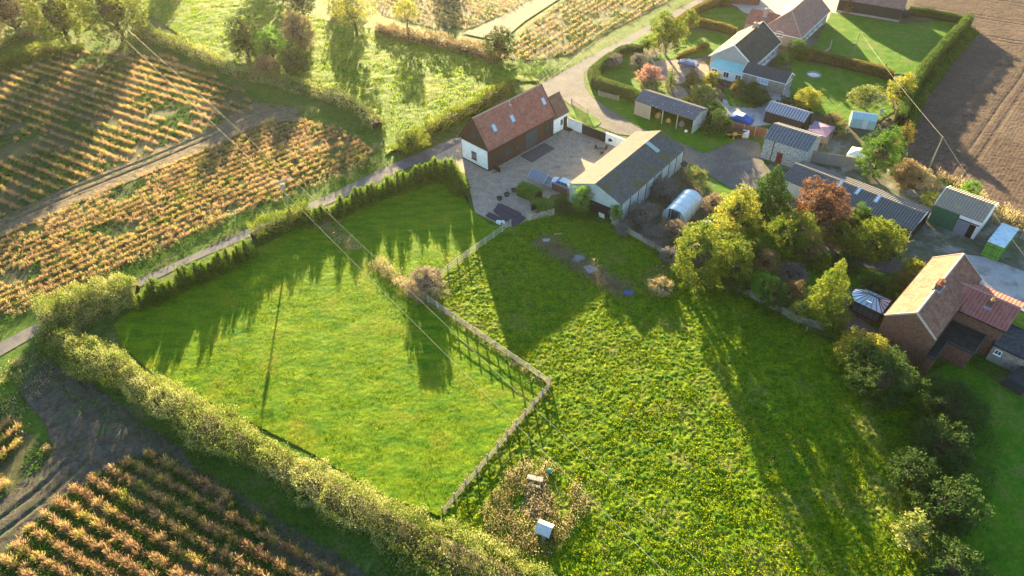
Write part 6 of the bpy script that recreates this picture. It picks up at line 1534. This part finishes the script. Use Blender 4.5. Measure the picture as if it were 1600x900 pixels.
g = G(1105, 350, .8); m = MB(); m.lathe([(.8, 0), (.85, .3), (.8, 1.0), (.5, 1.35), (0, 1.45)], n=14); tag(m.build('plastic_dome', M('cream_plastic', (.6, .56, .52)), loc=(g.x, g.y, 0)), 'cream domed bin among the yellow trees behind the polytunnel', 'bin')
g = G(997, 330); m = MB(); m.lathe([(.28, 0), (.32, .4), (.3, .85), (.0, .88)], n=12); tag(m.build('water_butt', M('blue_butt', (.15, .19, .32)), loc=g), 'blue grey water butt against the mossy shed wall', 'barrel')

# solar panel, sheets, pots
def tilted(px, z0, z1, mat, name, label, cat, seams=0, legs=True):
    P = [G(x, y, z) for (x, y), z in zip(px, z0)]; c = sum(P, Vector()) / 4; root = empty(name, (c.x, c.y, 0), 0, label, cat)
    m = MB(); L = [(p.x - c.x, p.y - c.y, p.z) for p in P]; m.slab(L, .08)
    pn = m.build('panel', mat, root); A_, B_, C_2, D_ = [Vector(v) for v in L]
    if seams:
        m = MB(); up = Vector((0, 0, .02))
        for i in range(seams + 1): m.bar(A_.lerp(B_, i / seams) + up, D_.lerp(C_2, i / seams) + up, .05, .04)
        m.bar(A_ + up, B_ + up, .07, .05); m.bar(D_ + up, C_2 + up, .07, .05); m.build('seams', z1, pn)
    for v in L:
        if v[2] > .3: m = MB(); m.box((v[0] * .9, v[1] * .9, v[2] / 2 - .08), (.1, .1, v[2] - .16)); m.build('leg', WOOD_GREY, root)
    return root
tilted([(824.5, 276), (831, 263), (856, 273), (848.5, 287)], (1.3, 2.1, 2.1, 1.3), METAL, M('panel_blue', (.07, .085, .13), (.10, .12, .17), 3, rough=.3, spec=.8), 'solar_panel', 'ground mounted solar panel behind the bright clipped hedge', 'solar panel', 0) if False else \
tilted([(824.5, 276), (831, 263), (856, 273), (848.5, 287)], (1.3, 2.1, 2.1, 1.3), METAL, M('panel_blue', (.07, .085, .13), (.10, .12, .17), 3, rough=.3, spec=.8), 'solar_panel', 'ground mounted dark blue solar panel behind the bright clipped hedge', 'solar panel', 6)
tilted([(849.5, 287.5), (857, 274), (863, 278), (861, 293)], (1.0, 1.5, 1.5, 1.0), METAL, M('cold_frame_glass', (.16, .17, .18), rough=.2), 'cold_frame', 'small glazed frame beside the solar panel', 'cold frame', 2)
wall_run('timber_screen', [(863, 296), (886, 306)], 1.2, .12, REDF, 'brown timber screen in front of the pale blue car', 'fence')
# dark corrugated sheets stacked on the grass
g = G(797, 339); root = empty('sheet_stack', (g.x, g.y, 0), 0, 'stack of dark blue corrugated sheets on the grass below the courtyard', 'roof sheets')
SH = M('dark_blue_sheet', (.05, .045, .065), (.035, .035, .05), 3, rough=.6)
for i, (pp_, z) in enumerate((([(771, 331), (779, 319.5), (822, 342), (803, 357)], .30), ([(759, 338), (765, 333), (790, 345), (785, 352)], .22), ([(776, 326), (783, 321), (815, 336), (806, 343)], .42))):
    P = GP(pp_); m = MB(); m.prism([(x - g.x, y - g.y) for x, y in P], z - .18, z); a, b, c, d = [Vector((x - g.x, y - g.y, z)) for x, y in P]
    for k in range(1, 6): m.bar(a.lerp(b, k / 6), d.lerp(c, k / 6), .07, .05)
    m.build('sheet', SH, root)
g = G(781, 350); m = MB(); 
for x, y, z in ((0, 0, .3), (.5, .1, .25), (-.35, .25, .22)): m.box((x, y, z), (.42, .38, z * 2), rz=x)
tag(m.build('white_tubs', M('white_tub', (.62, .66, .68), rough=.5), loc=g), 'white plastic tubs beside the stack of dark sheets', 'tubs')
for x, y, lb in ((780.5, 312, 'leftmost'), (792, 306, 'middle'), (803, 299, 'rightmost')):
    g = G(x, y); m = MB(); m.lathe([(.38, 0), (.48, .4), (.5, .45), (.4, .42), (.35, .3)], n=12); o = m.build('planter', M('dark_planter', (.06, .06, .055), (.09, .085, .07), 5), loc=g)
    tag(o, lb + ' of three round dark planters on the gravel', 'planter'); q = fast_quads('plant', quads(np.random.default_rng(int(x)).normal(size=(50, 3)) * np.array([.22, .22, .12]) + np.array([0, 0, .5]), .16, np.random.default_rng(3)), LF_DARK, o)
# garden furniture in the courtyard
g = G(938.5, 238); root = empty('garden_table', (g.x, g.y, 0), .4, 'small dark garden table on the courtyard gravel', 'table')
m = MB(); m.lathe([(.55, .7), (.55, .74), (0, .745)], n=14); m.build('table_top', M('verdigris', (.07, .10, .09), (.1, .12, .11), 4), root); m = MB(); m.tube([(0, 0, 0), (0, 0, .7)], .05, 6); m.lathe([(.3, 0), (.28, .04), (0, .05)], n=10); m.build('pedestal', DARKFR, root)
for i, (dx, dy) in enumerate(((.9, .6), (-.7, .9), (.1, -1.0))):
    gg = g + Vector((dx, dy, 0)); root = empty('garden_chair', (gg.x, gg.y, 0), math.atan2(dy, dx) + math.pi, ('dark metal garden chair on the shed side of the garden table', 'dark metal garden chair on the barn house side of the garden table', 'dark metal garden chair on the near side of the garden table')[i], 'chair', 'courtyard chairs')
    m = MB(); m.box((0, 0, .44), (.44, .44, .04)); m.build('seat', DARKFR, root)
    m = MB(); m.box((-.21, 0, .7), (.04, .44, .5)); m.build('backrest', DARKFR, root)
    for x in (-.2, .2):
        for y in (-.2, .2): m = MB(); m.box((x, y, .22), (.04, .04, .42)); m.build('leg', DARKFR, root)
g = G(955, 226); root = empty('barbecue', (g.x, g.y, 0), -.4, 'dark barbecue against the white courtyard wall', 'barbecue')
m = MB(); m.box((0, 0, .9), (1.1, .5, .3)); m.tube([(-.5, 0, 1.05), (.5, 0, 1.05)], .24, 10); m.build('hood', M('grill_black', (.03, .03, .035), rough=.4), root)
for x in (-.5, .5):
    for y in (-.2, .2): m = MB(); m.box((x, y, .38), (.05, .05, .76)); m.build('leg', METAL, root)
g = G(872, 211.5); m = MB(); m.lathe([(.22, 0), (.26, .3), (.2, .5), (0, .55)], n=10); tag(m.build('green_bucket', M('green_plastic', (.04, .25, .08)), loc=g), 'small green bucket by the corner of the barn house', 'bucket')

# coop, bench table, tyre and scraps in the dry corner
g = G(851, 832); root = empty('hen_coop', (g.x, g.y, 0), -.45, 'small wooden hen coop with a pale blue grey pitched roof', 'coop')
m = MB(); m.box((0, 0, .55), (1.3, 1.1, .8)); [m.box((x, y, .1), (.08, .08, .2)) for x in (-.55, .55) for y in (-.45, .45)]; m.build('body', M('coop_timber', (.34, .24, .14), (.25, .17, .1), 3), root)
CR = M('coop_roof_sheet', (.34, .40, .43), (.42, .47, .49), 3, rough=.5)
m = MB(); m.slab([(-.8, 0, 1.45), (.8, 0, 1.45), (.8, -.85, .85), (-.8, -.85, .85)], .05); m.slab([(.8, 0, 1.45), (-.8, 0, 1.45), (-.8, .6, 1.1), (.8, .6, 1.1)], .05); m.build('roof', CR, root)
m = MB(); m.bar((.2, -.6, .4), (.3, -1.3, .03), .3, .04); m.build('ramp', WOOD_GREY, root)
g = G(836, 753); root = empty('picnic_bench', (g.x, g.y, 0), -.28, 'weathered grey plank table with a bench in the dry grass corner', 'table')
m = MB(); [m.box((0, y, .74), (1.7, .17, .05)) for y in (-.19, 0, .19)]; m.build('table_top', M('bleached_plank', (.42, .37, .32), (.32, .28, .24), 4), root)
m = MB(); m.box((.1, -.75, .44), (1.3, .28, .05)); m.build('bench_seat', M('bleached_plank2', (.46, .40, .32), (.32, .28, .24), 4), root)
for x in (-.65, .65):
    m = MB(); m.box((x, 0, .36), (.09, .5, .72)); m.build('leg', WOOD_GREY, root); m = MB(); m.box((x * .7 + .1, -.75, .21), (.08, .22, .42)); m.build('leg', WOOD_GREY, root)
g = G(855, 796); m = MB(); prf = [(.42, .16), (.40, .26), (.32, .30), (.25, .26), (.24, .16), (.25, .06), (.32, .02), (.40, .06), (.42, .16)]; m.lathe(prf, n=18); tag(m.build('tyre_planter', M('pale_tyre', (.20, .19, .15), (.12, .11, .09), 4), loc=(g.x, g.y, .05)), 'round tyre lying in front of the hen coop', 'tyre')
m = MB(); a, b = G(825, 790), G(850, 786); m.bar((a.x, a.y, .2), (b.x, b.y, .2), .14, .08); tag(m.build('plank', M('grey_plank', (.35, .35, .35), (.25, .25, .24), 3)), 'grey plank lying on bare soil beside the tyre', 'plank')
g = G(859, 739); m = MB(); m.lathe([(.25, 0), (.3, .3), (.28, .5), (.1, .62), (0, .62)], n=10); tag(m.build('feed_drum', M('teal_plastic', (.03, .22, .22)), loc=g), 'teal plastic feed drum beside the plank table', 'drum')
sheet('bare_soil', [(822, 768), (850, 752), (862, 775), (860, 800), (835, 815), (812, 800)], .24, BEDSOIL)
# fallen log, scraps along the weedy border
g = G(872.5, 368); m = MB(); m.tube([(-.7, .0, .28), (.6, .15, .28)], [.12, .09], 7); tag(m.build('log', M('pale_log', (.45, .34, .2), (.35, .26, .16), 3), loc=g), 'short pale log lying on the shaded pasture', 'log')
for i, (x, y, s_, lb, mt) in enumerate(((853, 379, .9, 'pale blue scrap of sheeting at the top of the weedy border', M('blue_scrap', (.38, .44, .48))), (902, 408, 1.7, 'grey slab lying in the middle of the weedy border', M('grey_slab', (.2, .21, .24))), (921, 424, 1.6, 'pale slab lying beside dry stems in the weedy border', M('pale_slab', (.38, .36, .36))), (981, 461, 1.3, 'dark blue scrap at the lower end of the weedy border', M('navy_scrap', (.07, .09, .18))), (1032, 458, .7, 'white scrap in the dry weedy mound', M('white_scrap', (.6, .68, .72))))):
    g = G(x, y); m = MB(); m.box((0, 0, .42), (s_, s_ * .7, .16), rz=i); m.box((s_ * .4, .2, .36), (s_ * .5, s_ * .5, .12), rz=i + 1); tag(m.build('scrap_sheet', mt, loc=g), lb, 'scrap')
# garden details
g = G(1271, 118); m = MB(); m.lathe([(1.5, 0), (1.5, .3), (1.25, .32), (1.2, .12), (0, .12)], n=20); o = tag(m.build('garden_pond', M('pond_stone', (.30, .29, .27), (.2, .2, .18), 4), loc=g), 'round stone edged pond in the middle lawn', 'pond')
m = MB(); m.lathe([(1.2, .2), (0, .2)], n=20); m.build('water_surface', glassM('pond_water', (.03, .05, .06)), o)
g = G(1378, 178); m = MB(); m.box((0, 0, .5), (1.1, .5, .08)); m.box((0, .25, .8), (1.1, .06, .5)); m.box((-.5, 0, .25), (.07, .45, .5)); m.box((.5, 0, .25), (.07, .45, .5)); tag(m.build('garden_bench', M('bench_white', (.6, .58, .54)), loc=g, rz=.6), 'white garden bench beside the golden hedge', 'bench')
g = G(1360, 196); m = MB(); m.lathe([(.05, 0), (.06, 1.6), (.5, 1.5), (.05, 2.3), (0, 2.35)], n=8); tag(m.build('parasol', M('pink_cloth', (.6, .45, .42)), loc=g), 'closed pale pink parasol behind the greenhouse', 'parasol')
g = G(1409, 26); root = empty('farm_machine', (g.x, g.y, 0), -.3, 'black tractor like machine beside the black barn', 'machine')
m = MB(); m.box((0, 0, 1.0), (3.0, 1.5, 1.0)); m.box((-.6, 0, 1.9), (1.3, 1.3, .9)); m.build('body', BLACKT, root)
for x in (-1.0, 1.0):
    for k in (-1, 1): m = MB(); m.tube([(x, k * .75, .5), (x, k * 1.0, .5)], .5, 12); m.build('wheel', M('machine_tyre', (.02, .02, .02)), root)
m = MB(); m.box((-.6, -.67, 2.0), (.9, .05, .6)); m.box((-1.27, 0, 2.0), (.05, .9, .6)); m.build('cab_window', M('cab_glass', (.45, .55, .62), rough=.2), root)
wall_run('yard_block_wall', [(1592, 372), (1640, 392)], 1.4, .2, WOOD_GREY, 'low block wall at the right edge behind the container')
for i, (x, y, lb) in enumerate(((1322, 266, 'white sheet leaning behind the grey fence'), (1438, 293, 'pale slab lying in the rubble yard'), (1449, 338, 'large pale slab in front of the green and white barn'))):
    g = G(x, y); m = MB(); m.box((0, 0, .2), (1.6, 1.0, .2), rz=.6 * i); m.box((.4, .5, .12), (.9, .6, .2), rz=.4); tag(m.build('concrete_slab', CONCR, loc=g), lb, 'slab')
# fence posts on the ploughed field side, yard stake
for i, (x, y, lb) in enumerate(((1364, 268, 'short white stake in the soil beside the dense evergreen'), (1259, 519, 'short pale stake in front of the garden wall'))):
    g = G(x, y); m = MB(); m.box((0, 0, .5), (.09, .09, 1.0)); tag(m.build('stake', RAIL, loc=g), lb, 'stake')

# ---------------------------------------------------------------- the air
HAZE = 0.00005
if HAZE > 0:
    m = MB(); m.prism([(-200, -12), (190, -12), (190, 260), (-200, 260)], -1.2, CAM_H + 4)
    hm = bpy.data.materials.new('haze_air'); hm.use_nodes = True; nt = hm.node_tree; nt.nodes.remove(nt.nodes['Principled BSDF'])
    pv = nt.nodes.new('ShaderNodeVolumePrincipled'); pv.inputs['Density'].default_value = HAZE; pv.inputs['Color'].default_value = (1, .93, .82, 1); pv.inputs['Anisotropy'].default_value = .7
    nt.links.new(pv.outputs[0], nt.nodes['Material Output'].inputs['Volume'])
    hz_ = m.build('haze', hm); hz_['kind'] = 'stuff'
    hz_.visible_shadow = True
